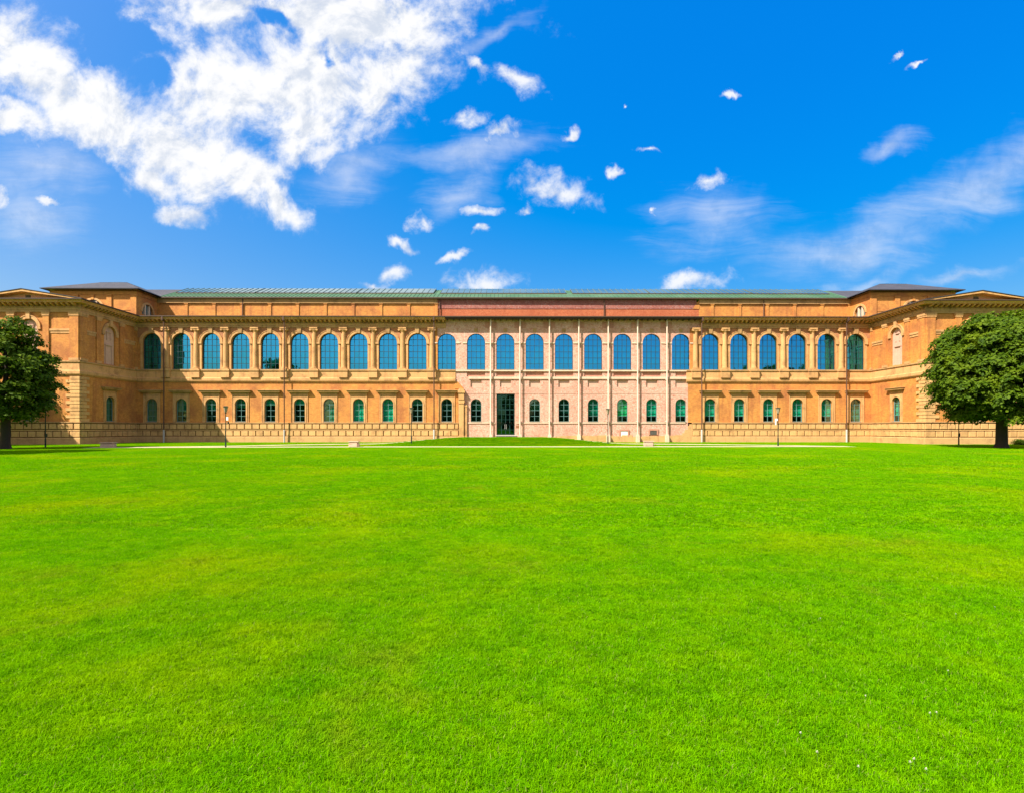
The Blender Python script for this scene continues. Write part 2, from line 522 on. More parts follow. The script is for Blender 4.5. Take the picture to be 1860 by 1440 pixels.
def sweep(mb, path, prof, right=True):
    """profile of (out, z) run along a level path; 'out' is to the right-hand side of travel"""
    n = len(path)
    offs = []
    for i, p in enumerate(path):
        ns = []
        for a, b in ((i - 1, i), (i, i + 1)):
            if a >= 0 and b < n:
                d = Vector((path[b][0] - path[a][0], path[b][1] - path[a][1])).normalized()
                ns.append(Vector((d.y, -d.x)) if right else Vector((-d.y, d.x)))
        if len(ns) == 1:
            o = ns[0]
        else:
            s = ns[0] + ns[1]
            o = s / (1 + ns[0].dot(ns[1]))
        offs.append(o)
    vs, fs = [], []
    k = len(prof)
    for p, o in zip(path, offs):
        for out, z in prof:
            vs.append((p[0] + o.x * out, p[1] + o.y * out, z))
    for i in range(n - 1):
        for j in range(k - 1):
            fs.append((i * k + j, (i + 1) * k + j, (i + 1) * k + j + 1, i * k + j + 1))
    fs.append(tuple(range(k)))
    fs.append(tuple(reversed(range((n - 1) * k, n * k))))
    mb.add(vs, fs)


# ------------------------------------------------------------------ ground
BAY = 4.238
XI = 53.1            # inner corner of the wings
XO = 65.5            # outer corner
YF = -10.6           # wing front
XM = (XI + XO) / 2


def sstep(e0, e1, x):
    t = np.clip((x - e0) / (e1 - e0), 0, 1)
    return t * t * (3 - 2 * t)


def terrain(x, y):
    x = np.asarray(x, float)
    y = np.asarray(y, float)
    sx = sstep(-17.5, -5.0, x) * (1 - sstep(4.5, 16.0, x))
    ty = sstep(-17.5, -6.5, y)
    back = 1 - 0.22 * sstep(-5.5, -2.0, y)
    und = 0.0 * np.sin(x * 0.21 + 1.0) * np.sin(y * 0.17) * (1 - sstep(-26, -20, y)) * sstep(-79, -70, y)
    return 0.80 * sx * ty * back + und


def ground_material(t, b):
    g = t.n('ShaderNodeNewGeometry')
    pos = g.outputs['Position']
    n1 = t.noise(pos, 0.16, 5.0, 0.6)
    n2 = t.noise(pos, 1.7, 5.0, 0.65)
    n3 = t.noise(pos, 14.0, 4.0, 0.7)
    col = t.mix(t.ramp(n2, 0.3, 0.7), (0.08, 0.18, 0.001), (0.13, 0.24, 0.001))
    col = t.mix(t.m('MULTIPLY', t.ramp(n1, 0.55, 0.75), 0.5), col, (0.09, 0.12, 0.002))
    col = t.mix(t.m('MULTIPLY', t.ramp(n3, 0.45, 0.7), 0.5), col, (0.03, 0.07, 0.001))
    t.link(col, b.inputs['Base Color'])
    bp = t.n('ShaderNodeBump')
    bp.inputs['Strength'].default_value = 0.5
    bp.inputs['Distance'].default_value = 0.03
    t.link(n3, bp.inputs['Height'])
    t.link(bp.outputs[0], b.inputs['Normal'])


M['ground'] = material('lawn_ground', (0.1, 0.2, 0.01), 0.95, spec=0.0, builder=ground_material)
xs = np.concatenate([[-1500, -700, -350, -180, -110], np.arange(-80, 80.1, 1.6), [110, 180, 350, 700, 1500]])
ys = np.concatenate([[-1500, -700, -350, -180, -120], np.arange(-100, 8.1, 1.2), [30, 60, 120, 350, 700, 1500]])
GX, GY = np.meshgrid(xs, ys)
GZ = terrain(GX, GY)
nx, ny = len(xs), len(ys)
me = bpy.data.meshes.new('ground')
idx = np.arange(nx * ny).reshape(ny, nx)
fq = np.stack([idx[:-1, :-1], idx[:-1, 1:], idx[1:, 1:], idx[1:, :-1]], -1).reshape(-1, 4)
me.from_pydata(np.stack([GX.ravel(), GY.ravel(), GZ.ravel()], 1).tolist(), [], fq.tolist())
me.polygons.foreach_set('use_smooth', [True] * len(me.polygons))
me.materials.append(M['ground'])
go = link('ground', me)
go['kind'] = 'structure'


def gz(x, y):
    return float(terrain(x, y))


# gravel paths
def gravel(t, b):
    g = t.n('ShaderNodeNewGeometry')
    n = t.noise(g.outputs['Position'], 3.0, 6.0, 0.7)
    t.link(t.mix(t.ramp(n, 0.3, 0.7), (0.40, 0.32, 0.17), (0.52, 0.43, 0.25)), b.inputs['Base Color'])


M['gravel'] = material('pale_gravel', (0.55, 0.47, 0.32), 0.95, builder=gravel)


def spline(pts, n):
    out = []
    for i in range(len(pts) - 1):
        p0 = pts[max(i - 1, 0)]
        p1, p2 = pts[i], pts[i + 1]
        p3 = pts[min(i + 2, len(pts) - 1)]
        for k in range(n):
            t = k / n
            out.append(tuple(0.5 * ((2 * b_) + (-a_ + c_) * t + (2 * a_ - 5 * b_ + 4 * c_ - d_) * t * t + (-a_ + 3 * b_ - 3 * c_ + d_) * t ** 3)
                             for a_, b_, c_, d_ in zip(p0, p1, p2, p3)))
    out.append(pts[-1])
    return out


PATHS = []


def path_strip(name, pts, width, lift, label):
    c = spline(pts, 10)
    mb = MB()
    vs, fs = [], []
    for i, p in enumerate(c):
        a, b = c[max(i - 1, 0)], c[min(i + 1, len(c) - 1)]
        d = Vector((b[0] - a[0], b[1] - a[1])).normalized()
        w = width / 2 * (1 + 0.08 * math.sin(i * 1.7))
        PATHS.append((p[0], p[1], width / 2 + 0.1))
        for s in (-1, -0.33, 0.33, 1):
            x, y = p[0] - d.y * w * s, p[1] + d.x * w * s
            vs.append((x, y, gz(x, y) + lift))
    for i in range(len(c) - 1):
        for j in range(3):
            fs.append((i * 4 + j, (i + 1) * 4 + j, (i + 1) * 4 + j + 1, i * 4 + j + 1))
    mb.add(vs, fs)
    o = mb.build(name, M['gravel'])
    o['kind'] = 'structure'
    o['label'] = label
    return o


pA = [(-43, -22.6), (-34, -21.6), (-16, -20.4), (0, -20.2), (16, -20.0), (30, -19.6), (38, -19.4)]
pB = [(-39, -22.0), (-31.5, -18.5), (-24, -12.5), (-17, -9.5), (-11, -6.5), (-5, -4.0), (0, -3.2), (5, -4.0), (11, -6.5), (17, -9.5), (25, -12.5), (32, -16.0), (36.5, -19.3)]
path_strip('path', pA, 2.3, 0.034, 'straight pale gravel path crossing the far lawn')
path_strip('path', pB, 2.6, 0.042, 'curved pale gravel path running up to the door mound')

# ------------------------------------------------------------------ the museum
museum = empty('museum_building')
tag(museum, 'long ochre museum with tall arched windows and a patched pink brick centre', 'museum')


def arch_wall(mb, x0, x1, z0, z1, ops, y=0.0, depth=0.38, seg=14):
    """wall in the plane y with openings (xc, zb, half, spring, arched) and their reveals"""
    ops = sorted(ops)
    x = x0
    for (xc, zb, h, sp, arched) in ops:
        if xc - h > x + 1e-4:
            mb.quad((x, y, z0), (xc - h, y, z0), (xc - h, y, z1), (x, y, z1))
        if zb > z0 + 1e-4:
            mb.quad((xc - h, y, z0), (xc + h, y, z0), (xc + h, y, zb), (xc - h, y, zb))
        if arched:
            pts = [(xc - h * math.cos(math.pi * k / seg), sp + h * math.sin(math.pi * k / seg)) for k in range(seg + 1)]
        else:
            pts = [(xc - h, sp), (xc + h, sp)]
        for a, b in zip(pts[:-1], pts[1:]):
            mb.quad((a[0], y, a[1]), (b[0], y, b[1]), (b[0], y, z1), (a[0], y, z1))
        loop = [(xc - h, zb)] + pts + [(xc + h, zb)]
        for a, b in zip(loop, loop[1:] + loop[:1]):
            mb.quad((a[0], y, a[1]), (b[0], y, b[1]), (b[0], y + depth, b[1]), (a[0], y + depth, a[1]))
        x = xc + h
    if x1 > x + 1e-4:
        mb.quad((x, y, z0), (x1, y, z0), (x1, y, z1), (x, y, z1))


def arch_ring(mb, xc, sp, r0, r1, y0, y1, seg=16, down=0.0):
    pts = []
    for k in range(seg + 1):
        a = math.pi * k / seg
        pts.append((-math.cos(a), math.sin(a)))
    vs, fs = [], []
    rows = [(c * r, s * r) for (c, s) in pts for r in (r0, r1)]
    if down > 0:
        rows = [(-r0, -down), (-r1, -down)] + rows + [(r0, -down), (r1, -down)]
    for (dx_, dz_) in rows:
        vs += [(xc + dx_, y0, sp + dz_), (xc + dx_, y1, sp + dz_)]
    m = len(rows) // 2
    for i in range(m - 1):
        a, b = i * 4, (i + 1) * 4
        fs += [(a, b, b + 2, a + 2), (a + 2, b + 2, b + 3, a + 3), (a, a + 1, b + 1, b)]
    fs += [(0, 2, 3, 1), ((m - 1) * 4, (m - 1) * 4 + 1, (m - 1) * 4 + 3, (m - 1) * 4 + 2)]
    mb.add(vs, fs)


# levels
Z_PL, Z_BELT0, Z_BELT1, Z_SILL = 2.83, 8.62, 9.22, 10.40
UW_H, UW_SP = 1.315, 14.30          # gallery window half width and spring
GW_H, GW_B, GW_SP = 0.78, 2.92, 5.45
Z_ENT, Z_COR = 16.42, 17.75
upper = {i: (i * BAY, Z_SILL, UW_H, UW_SP, True) for i in range(-12, 13)}
lower = {i: (i * BAY, GW_B, GW_H, GW_SP, True) for i in range(-12, 13) if i != 0}
DOOR = (0.03, 1.05, 1.32, 6.95, False)
XL0, XL1 = -6.75, 26.45             # ochre / pink joints at ground-floor level
XU0, XU1 = -9.85, 26.78             # and at gallery level
XE0, XE1 = -8.6, 28.2               # ends of the old entablature

# ground-floor walls
mb = MB()
arch_wall(mb, -XI, XL0, Z_PL, Z_BELT0, [lower[i] for i in range(-12, -1)])
mb.build('ground_floor_wall', M['ochre'], museum)
mb = MB()
arch_wall(mb, XL1, XI, Z_PL, Z_BELT0, [lower[i] for i in range(7, 13)])
mb.build('ground_floor_wall', M['ochre'], museum)
mb = MB()
ops = [lower[i] for i in range(-1, 7) if i != 0] + [DOOR]
arch_wall(mb, XL0, XL1 - 0.2, 7.1, 9.0, [(i * BAY, 7.90, 0.80, 8.90, False) for i in range(-1, 7)], depth=0.20)
arch_wall(mb, XL1 - 0.2, XL1, 7.1, Z_BELT0, [])
arch_wall(mb, -7.3, XL0, Z_BELT0, 9.0, [])
arch_wall(mb, XL0, XL1, 2.83, 7.1, [o if o is not DOOR else (0.03, 2.83, 1.32, 6.95, False) for o in ops])
arch_wall(mb, XL0, XL1, 0.0, 2.83, [(0.03, 1.05, 1.32, 2.83 - 0.001, False)])
mb.build('centre_wall', M['pink'], museum)['label'] = 'patched pink brick ground floor of the centre'
# band between storeys, then gallery walls
mb = MB()
mb.quad((-XI, 0, Z_BELT0), (-7.3, 0, Z_BELT0), (-7.3, 0, Z_SILL), (-XI, 0, Z_SILL))
mb.build('pedestal_wall', M['stone'], museum)
mb = MB()
mb.quad((XL1 - 0.2, 0, Z_BELT0), (XI, 0, Z_BELT0), (XI, 0, Z_SILL), (XL1 - 0.2, 0, Z_SILL))
mb.build('pedestal_wall', M['stone'], museum)
mb = MB()
arch_wall(mb, -XI, XU0 + 0.05, Z_SILL, Z_ENT, [upper[i] for i in range(-12, -2)])
mb.build('gallery_wall', M['ochre'], museum)
mb = MB()
arch_wall(mb, XU1 - 0.05, XI, Z_SILL, Z_ENT, [upper[i] for i in range(7, 13)])
mb.build('gallery_wall', M['ochre'], museum)
mb = MB()
# recessed panels below the gallery windows and blind panels are cut into the centre wall
zz = [Z_BELT0, 8.95, 9.30, 10.16, Z_SILL]
arch_wall(mb, -7.3, XL1 - 0.2, 9.0, 9.41, [])
arch_wall(mb, -7.3, XL1 - 0.2, 9.41, Z_SILL, [(i * BAY, 9.411, min(UW_H, XL1 - 0.25 - i * BAY), 10.14, False) for i in range(-1, 7)], depth=0.14)
arch_wall(mb, XU0 + 0.05, XU1 - 0.05, Z_SILL, Z_COR, [(o[0], o[1], o[2] if i not in (-2,) else UW_H, o[3], True) for i, o in upper.items() if -2 <= i <= 6])
mb.build('centre_wall', M['pink'], museum)['label'] = 'patched pink brick gallery floor of the centre'
mb = MB()
arch_wall(mb, XU1 - 0.05, XE1 + 0.2, Z_ENT - 0.02, Z_COR, [], y=0.015)
mb.build('centre_wall', M['pink'], museum)
# spandrels over the arches between the columns, cornice shade put into the darker brick
mb = MB()


def spandrel(mb, xc, y, z0, z1, half, sp, r, seg=14):
    pts = [(xc - r * math.cos(math.pi * k / seg), sp + r * math.sin(math.pi * k / seg)) for k in range(seg + 1)]
    pts = [p for p in pts if p[1] >= z0]
    pts = [(xc - half, z0), (pts[0][0], z0)] + pts + [(pts[-1][0], z0), (xc + half, z0)]
    for a, b in zip(pts[:-1], pts[1:]):
        if b[0] - a[0] > 1e-5:
            mb.quad((a[0], y, a[1]), (b[0], y, b[1]), (b[0], y, z1), (a[0], y, z1))


for i in list(range(-12, -2)) + list(range(7, 13)):
    mb = MB()
    spandrel(mb, i * BAY, -0.012, 15.0, Z_ENT, BAY / 2 - 0.02, UW_SP, UW_H + 0.30)
    mb.build('spandrel', M['spandrel'], museum)

# backing sheets close the rooms, indoor darkness put into their colour
mb = MB()
mb.quad((-XI, 1.6, 0), (XI, 1.6, 0), (XI, 1.6, 18), (-XI, 1.6, 18))
mb.quad((-XI, 0.4, 8.7), (XI, 0.4, 8.7), (XI, 1.6, 8.7), (-XI, 1.6, 8.7))
mb.build('dark_room_backing', M['interior'], museum)

# backs of the recessed panels of the centre
for i in range(-1, 7):
    x = i * BAY
    mb = MB()
    mb.box(x - 0.85, x + 0.85, 0.195, 0.4, 7.84, 8.96)
    mb.build('blind_panel', M['niche'], museum)
    mb = MB()
    mb.box(x - UW_H - 0.05, min(x + UW_H + 0.05, XL1), 0.135, 0.3, 9.36, 10.2)
    mb.build('sill_panel', M['pinkdark'], museum)
mb = MB()
mb.box(-5.3, XL1 - 0.25, -0.14, 0.05, 9.06, 9.39)
mb.build('pale_band', M['white_trim'], museum)
mb = MB()
mb.box(-7.2, XU1, -0.17, 0.05, 10.16, 10.36)
mb.build('sill_ledge', M['white_trim'], museum)
mb = MB()
mb.box(-5.5, DOOR[0] - 1.5, -0.09, 0.05, 2.70, 2.86)
mb.box(DOOR[0] + 1.5, XL1 - 0.4, -0.09, 0.05, 2.70, 2.86)
mb.build('string_ledge', M['white_trim'], museum)
mb = MB()
mb.box(-5.5, XL1 - 0.3, -0.03, 0.05, 6.98, 7.03)
mb.build('string_line', M['niche'], museum)
# imposts beside the centre arches, square stubs behind the pipes' heads
for i in range(-2, 7):
    x = i * BAY
    for q in (-1, 1):
        a, b = sorted((x + q * (UW_H + 0.01), x + q * (UW_H + 0.62)))
        mb = MB()
        mb.box(a, b, -0.09, 0.04, 14.18, 14.34)
        mb.build('impost_block', M['white_trim'], museum)
for i in range(0, 7):
    x = (i - 0.5) * BAY
    for q in (-1, 1):
        mb = MB()
        mb.box(x + q * 0.52 - 0.32, x + q * 0.52 + 0.32, -0.03, 0.05, 16.4, 17.3)
        mb.build('brick_patch', M['pinkdark'], museum)
for i in range(-1, 7):
    x = i * BAY
    mb = MB()
    mb.box(x - 0.26, x + 0.26, -0.05, 0.05, 15.85, 16.35)
    mb.build('keystone', M['weathered'], museum)
# ragged foot of the centre wall
mb = MB()
random.seed(3)
x = 5.0
while x < XL1 + 1:
    w = random.uniform(0.7, 1.7)
    mb.box(x, x + w - 0.01, -random.uniform(0.10, 0.16), 0.04, -0.3, random.uniform(0.75, 1.05))
    x += w
mb.build('rubble_footing', M['footing'], museum)

# ---- plinth with its blocks
PATH_L = [(-XO, 10), (-XO, YF), (-XI, YF), (-XI, 0), (XL0, 0)]
PATH_R = [(XL1 + 0.6, 0), (XI, 0), (XI, YF), (XO, YF), (XO, 10)]


def mirror_out(path):
    return path


for PTH, sgn in ((PATH_L, -1), (PATH_R, 1)):
    mb = MB()
    sweep(mb, PTH, [(-0.3, -0.5), (0.16, -0.5), (0.16, 2.66), (-0.3, 2.66)], right=True)
    pl = mb.build('plinth', M['joint'], museum)
    mb = MB()
    sweep(mb, PTH, [(-0.3, 2.665), (0.27, 2.665), (0.30, 2.72), (0.30, 2.80), (0.22, 2.83), (-0.3, 2.83)], right=True)
    mb.build('plinth_cap', M['weathered'], pl)
    mb = MB()
    sweep(mb, PTH, [(0.0, 1.71), (0.25, 1.71), (0.25, 1.84), (0.0, 1.84)], right=True)
    mb.build('plinth_band', M['plinth'], pl)
    mb = MB()
    sweep(mb, PTH, [(0.0, -0.5), (0.30, -0.5), (0.29, 0.78), (0.23, 0.86), (0.0, 0.86)], right=True)
    mb.build('footing', M['footing'], pl)
    # blocks
    mesh_cache = {}

    def block_mesh(w, h):
        key = (round(w, 2), h)
        if key not in mesh_cache:
            q = MB()
            q.box(-w / 2, w / 2, -0.12, 0.0, -h / 2, h / 2, 0.035)
            me_ = bpy.data.meshes.new('stone_block')
            me_.from_pydata(q.v, [], q.f)
            me_.materials.append(M['plinth'])
            mesh_cache[key] = me_
        return mesh_cache[key]

    for row, (z0, z1) in enumerate(((0.94, 1.62), (1.93, 2.58))):
        for a, b in zip(PTH[:-1], PTH[1:]):
            if abs(a[0] - b[0]) < 0.1 and abs(a[0]) > XO - 0.1:
                continue
            L = math.hypot(b[0] - a[0], b[1] - a[1])
            ux, uy = (b[0] - a[0]) / L, (b[1] - a[1]) / L
            nxo, nyo = uy, -ux
            # leave room at outer corners so blocks meet the corner, none cross
            nblk = max(1, round(L / 1.075))
            pitch = L / nblk
            edges = [0.0] + [(k + (0.5 if row else 0.0)) * pitch for k in range(1 if not row else 0, nblk)] + [L]
            edges = sorted(set(round(e, 3) for e in edges))
            for end, p in ((0, a), (-1, b)):
                sg = -1 if end == 0 else 1
                if abs(p[1] - YF) < 0.1:      # outer corner
                    edges[end] += sg * (0.33 if abs(a[1] - b[1]) < 0.1 else 0.05)
                elif abs(abs(p[0]) - XI) < 0.1:   # inner corner
                    edges[end] -= sg * (0.25 if abs(a[1] - b[1]) < 0.1 else 0.1)
            for e0, e1 in zip(edges[:-1], edges[1:]):
                if e1 - e0 < 0.2:
                    continue
                w = e1 - e0 - 0.12
                cx_ = (e0 + e1) / 2
                o = link('stone_block', block_mesh(w, z1 - z0), pl, (a[0] + ux * cx_ + nxo * 0.15, a[1] + uy * cx_ + nyo * 0.15, (z0 + z1) / 2))
                o.rotation_euler = (0, 0, math.atan2(uy, ux))

# ---- belt course, pedestal band and sill ledge right round
BP_L = [(-XO, 10), (-XO, YF), (-XI, YF), (-XI, 0), (-7.2, 0)]
BP_R = [(XL1 - 0.25, 0), (XI, 0), (XI, YF), (XO, YF), (XO, 10)]
for PTH in (BP_L, BP_R):
    mb = MB()
    sweep(mb, PTH, [(0, 8.55), (0.06, 8.55), (0.10, 8.66), (0.20, 8.68), (0.24, 8.80), (0.24, 9.10), (0.16, 9.22), (0.0, 9.22)])
    mb.build('belt_course', M['stone'], museum)
    mb = MB()
    sweep(mb, PTH, [(0, 9.20), (0.10, 9.225), (0.10, 10.17), (0, 10.17)])
    mb.build('pedestal_band', M['stone'], museum)
    mb = MB()
    sweep(mb, PTH, [(0, 10.14), (0.15, 10.15), (0.22, 10.22), (0.22, 10.36), (0.0, 10.41)])
    mb.build('sill_ledge', M['weathered'], museum)

# ---- entablature with brackets and gutter
EN_L = [(-XO, 30), (-XO, YF), (-XI, YF), (-XI, 0), (XE0, 0)]
EN_R = [(XE1, 0), (XI, 0), (XI, YF), (XO, YF), (XO, 30)]
for PTH in (EN_L, EN_R):
    mb = MB()
    sweep(mb, PTH, [(-0.2, 16.42), (0.12, 16.42), (0.12, 16.66), (0.17, 16.68), (0.17, 16.92), (0.24, 16.97), (0.24, 17.03), (0.10, 17.04), (0.10, 17.46), (-0.2, 17.47)])
    ent = mb.build('entablature', M['weathered'], museum)
    mb = MB()
    sweep(mb, PTH, [(-0.2, 17.475), (0.86, 17.48), (0.90, 17.49), (0.90, 17.60), (0.98, 17.63), (1.06, 17.73), (1.06, 17.77), (-0.2, 17.82)])
    mb.build('cornice', M['stone'], ent)
    mb = MB()
    sweep(mb, PTH, [(0.93, 17.785), (1.15, 17.775), (1.20, 17.80), (1.20, 17.92), (0.96, 17.93)])
    mb.build('gutter', M['gutter'], ent)
    mb = MB()
    for a, b in zip(PTH[:-1], PTH[1:]):
        L = math.hypot(b[0] - a[0], b[1] - a[1])
        ux, uy = (b[0] - a[0]) / L, (b[1] - a[1]) / L
        nxo, nyo = uy, -ux
        n = int(L / 0.62)
        for k in range(n):
            s = (k + 0.5) * L / n
            if abs(a[0]) > XO - 0.1 and abs(b[0]) > XO - 0.1 and b[1] > 5 and s > 6:
                pass
            mb.tf = lambda u, w, z, a=a, ux=ux, uy=uy, nxo=nxo, nyo=nyo, s=s: (a[0] + ux * (s + u) + nxo * w, a[1] + uy * (s + u) + nyo * w, z)
            mb.add([(-.12, 0.10, 17.12), (.12, 0.10, 17.12), (-.12, 0.10, 17.47), (.12, 0.10, 17.47),
                    (-.12, 0.42, 17.17), (.12, 0.42, 17.17), (-.12, 0.78, 17.33), (.12, 0.78, 17.33), (-.12, 0.80, 17.47), (.12, 0.80, 17.47)],
                   [(0, 1, 5, 4), (4, 5, 7, 6), (6, 7, 9, 8), (0, 4, 6, 8, 2), (1, 3, 9, 7, 5)])
    mb.tf = None
    mb.build('brackets', M['stone'], ent, kind='stuff')

# plain eaves over the centre
mb = MB()
mb.box(XE0 - 0.05, XE1 + 0.05, -1.05, 0.2, 17.62, 17.76)
mb.box(XE0 - 0.05, XE1 + 0.05, -1.20, -0.93, 17.775, 17.92)
eav = mb.build('centre_eaves', M['gutter'], museum)
mb = MB()
x = XE0 + 0.3
while x < XE1:
    mb.box(x - 0.06, x + 0.06, -0.95, 0.02, 17.46, 17.615)
    x += 0.85
mb.build('rafter_ends', M['gutter'], eav, kind='stuff')
# lean-to roof behind the cornice
mb = MB()
mb.quad((-XI, -1.0, 17.86), (XI, -1.0, 17.86), (XI, 5.0, 18.5), (-XI, 5.0, 18.5))
mb.build('lean_to_roof', M['slate'], museum)


# ---- windows
def arch_z(x, h, sp):
    return sp + math.sqrt(max(h * h - x * x, 0.0))


def window_meshes(h, zb, sp, cols, rows, bar, fw, y, name):
    """bars and glazing for an arched window, local origin at (0, 0, 0) of the facade plane"""
    top = sp + h
    fr = MB()
    arch_ring(fr, 0, sp, h - fw, h, y - 0.05, y + 0.05, 16, sp - zb)
    fr.box(-h + fw, h - fw, y - 0.05, y + 0.05, zb, zb + fw)
    cw = 2 * h / cols
    rh = (top - zb) / rows
    for k in range(1, cols):
        x = -h + k * cw
        fr.box(x - bar / 2, x + bar / 2, y - 0.035, y + 0.035, zb + fw, arch_z(x, h - fw, sp))
    for k in range(1, rows):
        z = zb + k * rh
        hw = h - fw if z <= sp else math.sqrt(max((h - fw) ** 2 - (z - sp) ** 2, 0))
        fr.box(-hw, hw, y - 0.032, y + 0.032, z - bar / 2, z + bar / 2)
    return fr, cw, rh, top


def glazing_mesh(h, zb, sp, cols, rows, y, jit):
    top = sp + h
    cw, rh = 2 * h / cols, (top - zb) / rows
    g = MB()
    ns = 6
    for c in range(cols):
        for r in range(rows):
            x0, x1 = -h + c * cw, -h + (c + 1) * cw
            z0, z1 = zb + r * rh, zb + (r + 1) * rh
            ta, tb = random.gauss(0, jit), random.gauss(0, jit)
            xm, zm = (x0 + x1) / 2, (z0 + z1) / 2
            f = lambda x, z: (x, y + ta * (x - xm) + tb * (z - zm), z)
            xs_ = [x0 + (x1 - x0) * k / ns for k in range(ns + 1)]
            if z1 <= sp:
                g.quad(f(x0, z0), f(x1, z0), f(x1, z1), f(x0, z1))
                continue
            for a, b in zip(xs_[:-1], xs_[1:]):
                za, zb_ = min(z1, arch_z(a, h, sp)), min(z1, arch_z(b, h, sp))
                if za <= z0 and zb_ <= z0:
                    continue
                g.quad(f(a, z0), f(b, z0), f(b, max(zb_, z0)), f(a, max(za, z0)))
    return g


def arched_sheet(h, zb, sp, z0, y, seg=12):
    g = MB()
    hh = h + 0.12
    if z0 < sp:
        g.quad((-hh, y, z0), (hh, y, z0), (hh, y, sp), (-hh, y, sp))
    g.quad((-hh, y, max(z0, sp)), (hh, y, max(z0, sp)), (hh, y, sp + h), (-hh, y, sp + h))
    return g


WY = 0.30
fr, _, _, _ = window_meshes(UW_H, Z_SILL, UW_SP, 4, 6, 0.055, 0.075, WY, 'w')
proto_up = fr.build('window', M['frame'], museum)
up_mesh = proto_up.data
glz = [glazing_mesh(UW_H, Z_SILL, UW_SP, 4, 6, WY + 0.01, 0.0035) for _ in range(5)]
glz_me = []
for g in glz:
    m_ = bpy.data.meshes.new('glazing')
    m_.from_pydata(g.v, [], g.f)
    m_.materials.append(M['glass'])
    glz_me.append(m_)
bl = arched_sheet(UW_H, Z_SILL, UW_SP, Z_SILL + 0.75, WY + 0.55)
bl_me = bpy.data.meshes.new('blind')
bl_me.from_pydata(bl.v, [], bl.f)
bl_me.materials.append(M['blind'])
bl_pale = bl_me.copy()
bl_pale.materials[0] = M['blind_pale']
rg = MB()
arch_ring(rg, 0, UW_SP, UW_H + 0.01, UW_H + 0.33, -0.14, 0.03, 18)
rg_me = bpy.data.meshes.new('archivolt')
rg_me.from_pydata(rg.v, [], rg.f)
rg_me.materials.append(M['stone'])
rg = MB()
arch_ring(rg, 0, UW_SP, UW_H + 0.34, UW_H + 0.42, -0.18, 0.03, 18)
rg2_me = bpy.data.meshes.new('archivolt_rim')
rg2_me.from_pydata(rg.v, [], rg.f)
rg2_me.materials.append(M['stone'])
ks = MB()
ks.add([(-.24, -.26, 15.62), (.24, -.26, 15.62), (.33, -.30, 16.40), (-.33, -.30, 16.40), (-.24, 0.02, 15.62), (.24, 0.02, 15.62), (.33, 0.02, 16.40), (-.33, 0.02, 16.40)],
       [(0, 1, 2, 3), (0, 3, 7, 4), (1, 5, 6, 2), (0, 4, 5, 1), (3, 2, 6, 7)])
ks_me = bpy.data.meshes.new('keystone')
ks_me.from_pydata(ks.v, [], ks.f)
ks_me.materials.append(M['weathered'])
jamb_mes = []
for q in (-1, 1):
    jb = MB()
    a, b = sorted((q * (UW_H + 0.012), q * (UW_H + 0.30)))
    jb.box(a, b, -0.06, 0.03, Z_SILL + 0.02, 14.085)
    a, b = sorted((q * (UW_H + 0.005), q * (UW_H + 0.44)))
    jb.box(a, b, -0.17, 0.03, 14.085, 14.295)
    jb_me = bpy.data.meshes.new('jamb')
    jb_me.from_pydata(jb.v, [], jb.f)
    jb_me.materials.append(M['stone'])
    jamb_mes.append(jb_me)
sl_m = MB()
sl_m.box(-UW_H + 0.005, UW_H - 0.005, -0.20, 0.26, 10.385, 10.43)
sl_me = bpy.data.meshes.new('sill')
sl_me.from_pydata(sl_m.v, [], sl_m.f)
sl_me.materials.append(M['sill'])
random.seed(11)
for i in range(-12, 13):
    w = proto_up if i == -12 else link('window', up_mesh, museum)
    w.location = (i * BAY, 0, 0)
    link('glazing', glz_me[(i * 3) % 5], w)
    link('blind', bl_pale if abs(i) >= 11 else bl_me, w)
    link('sill', sl_me, w)
    if i <= -3 or i >= 7:
        link('archivolt', rg_me, w)
        link('archivolt_rim', rg2_me, w)
        link('keystone', ks_me, w)
        for jm in jamb_mes:
            link('jamb', jm, w)

# ground-floor windows
GY0 = 0.26
frg, _, _, _ = window_meshes(GW_H, GW_B, GW_SP, 2, 4, 0.06, 0.08, GY0, 'g')
low_me = bpy.data.meshes.new('window')
low_me.from_pydata(frg.v, [], frg.f)
low_me.materials.append(M['frame_green'])
lg_me = []
for k in range(4):
    g = glazing_mesh(GW_H, GW_B, GW_SP, 2, 4, GY0 + 0.01, 0.003)
    m_ = bpy.data.meshes.new('glazing')
    m_.from_pydata(g.v, [], g.f)
    m_.materials.append(M['glass_low'])
    lg_me.append(m_)
sr = MB()
arch_ring(sr, 0, GW_SP, GW_H + 0.01, GW_H + 0.21, -0.11, 0.03, 16, GW_SP - GW_B + 0.05)
sr_me = bpy.data.meshes.new('surround')
sr_me.from_pydata(sr.v, [], sr.f)
sr_me.materials.append(M['stone'])
# panel behind the surround, with shoulders up to the hood
sp_m = MB()
arch_wall(sp_m, -1.20, 1.20, 2.85, 6.98, [(0, 2.85, GW_H + 0.2, GW_SP, True)], y=-0.05, depth=0.05)
for s in (-1, 1):
    a, b = sorted((s * 1.20, s * 1.13))
    sp_m.box(a, b, -0.10, 0.02, 2.85, 6.98)
sp_m.box(-1.13, 1.13, -0.10, 0.02, 6.72, 6.80)
pn_me = bpy.data.meshes.new('surround_panel')
pn_me.from_pydata(sp_m.v, [], sp_m.f)
pn_me.materials.append(M['stone'])
hd = MB()


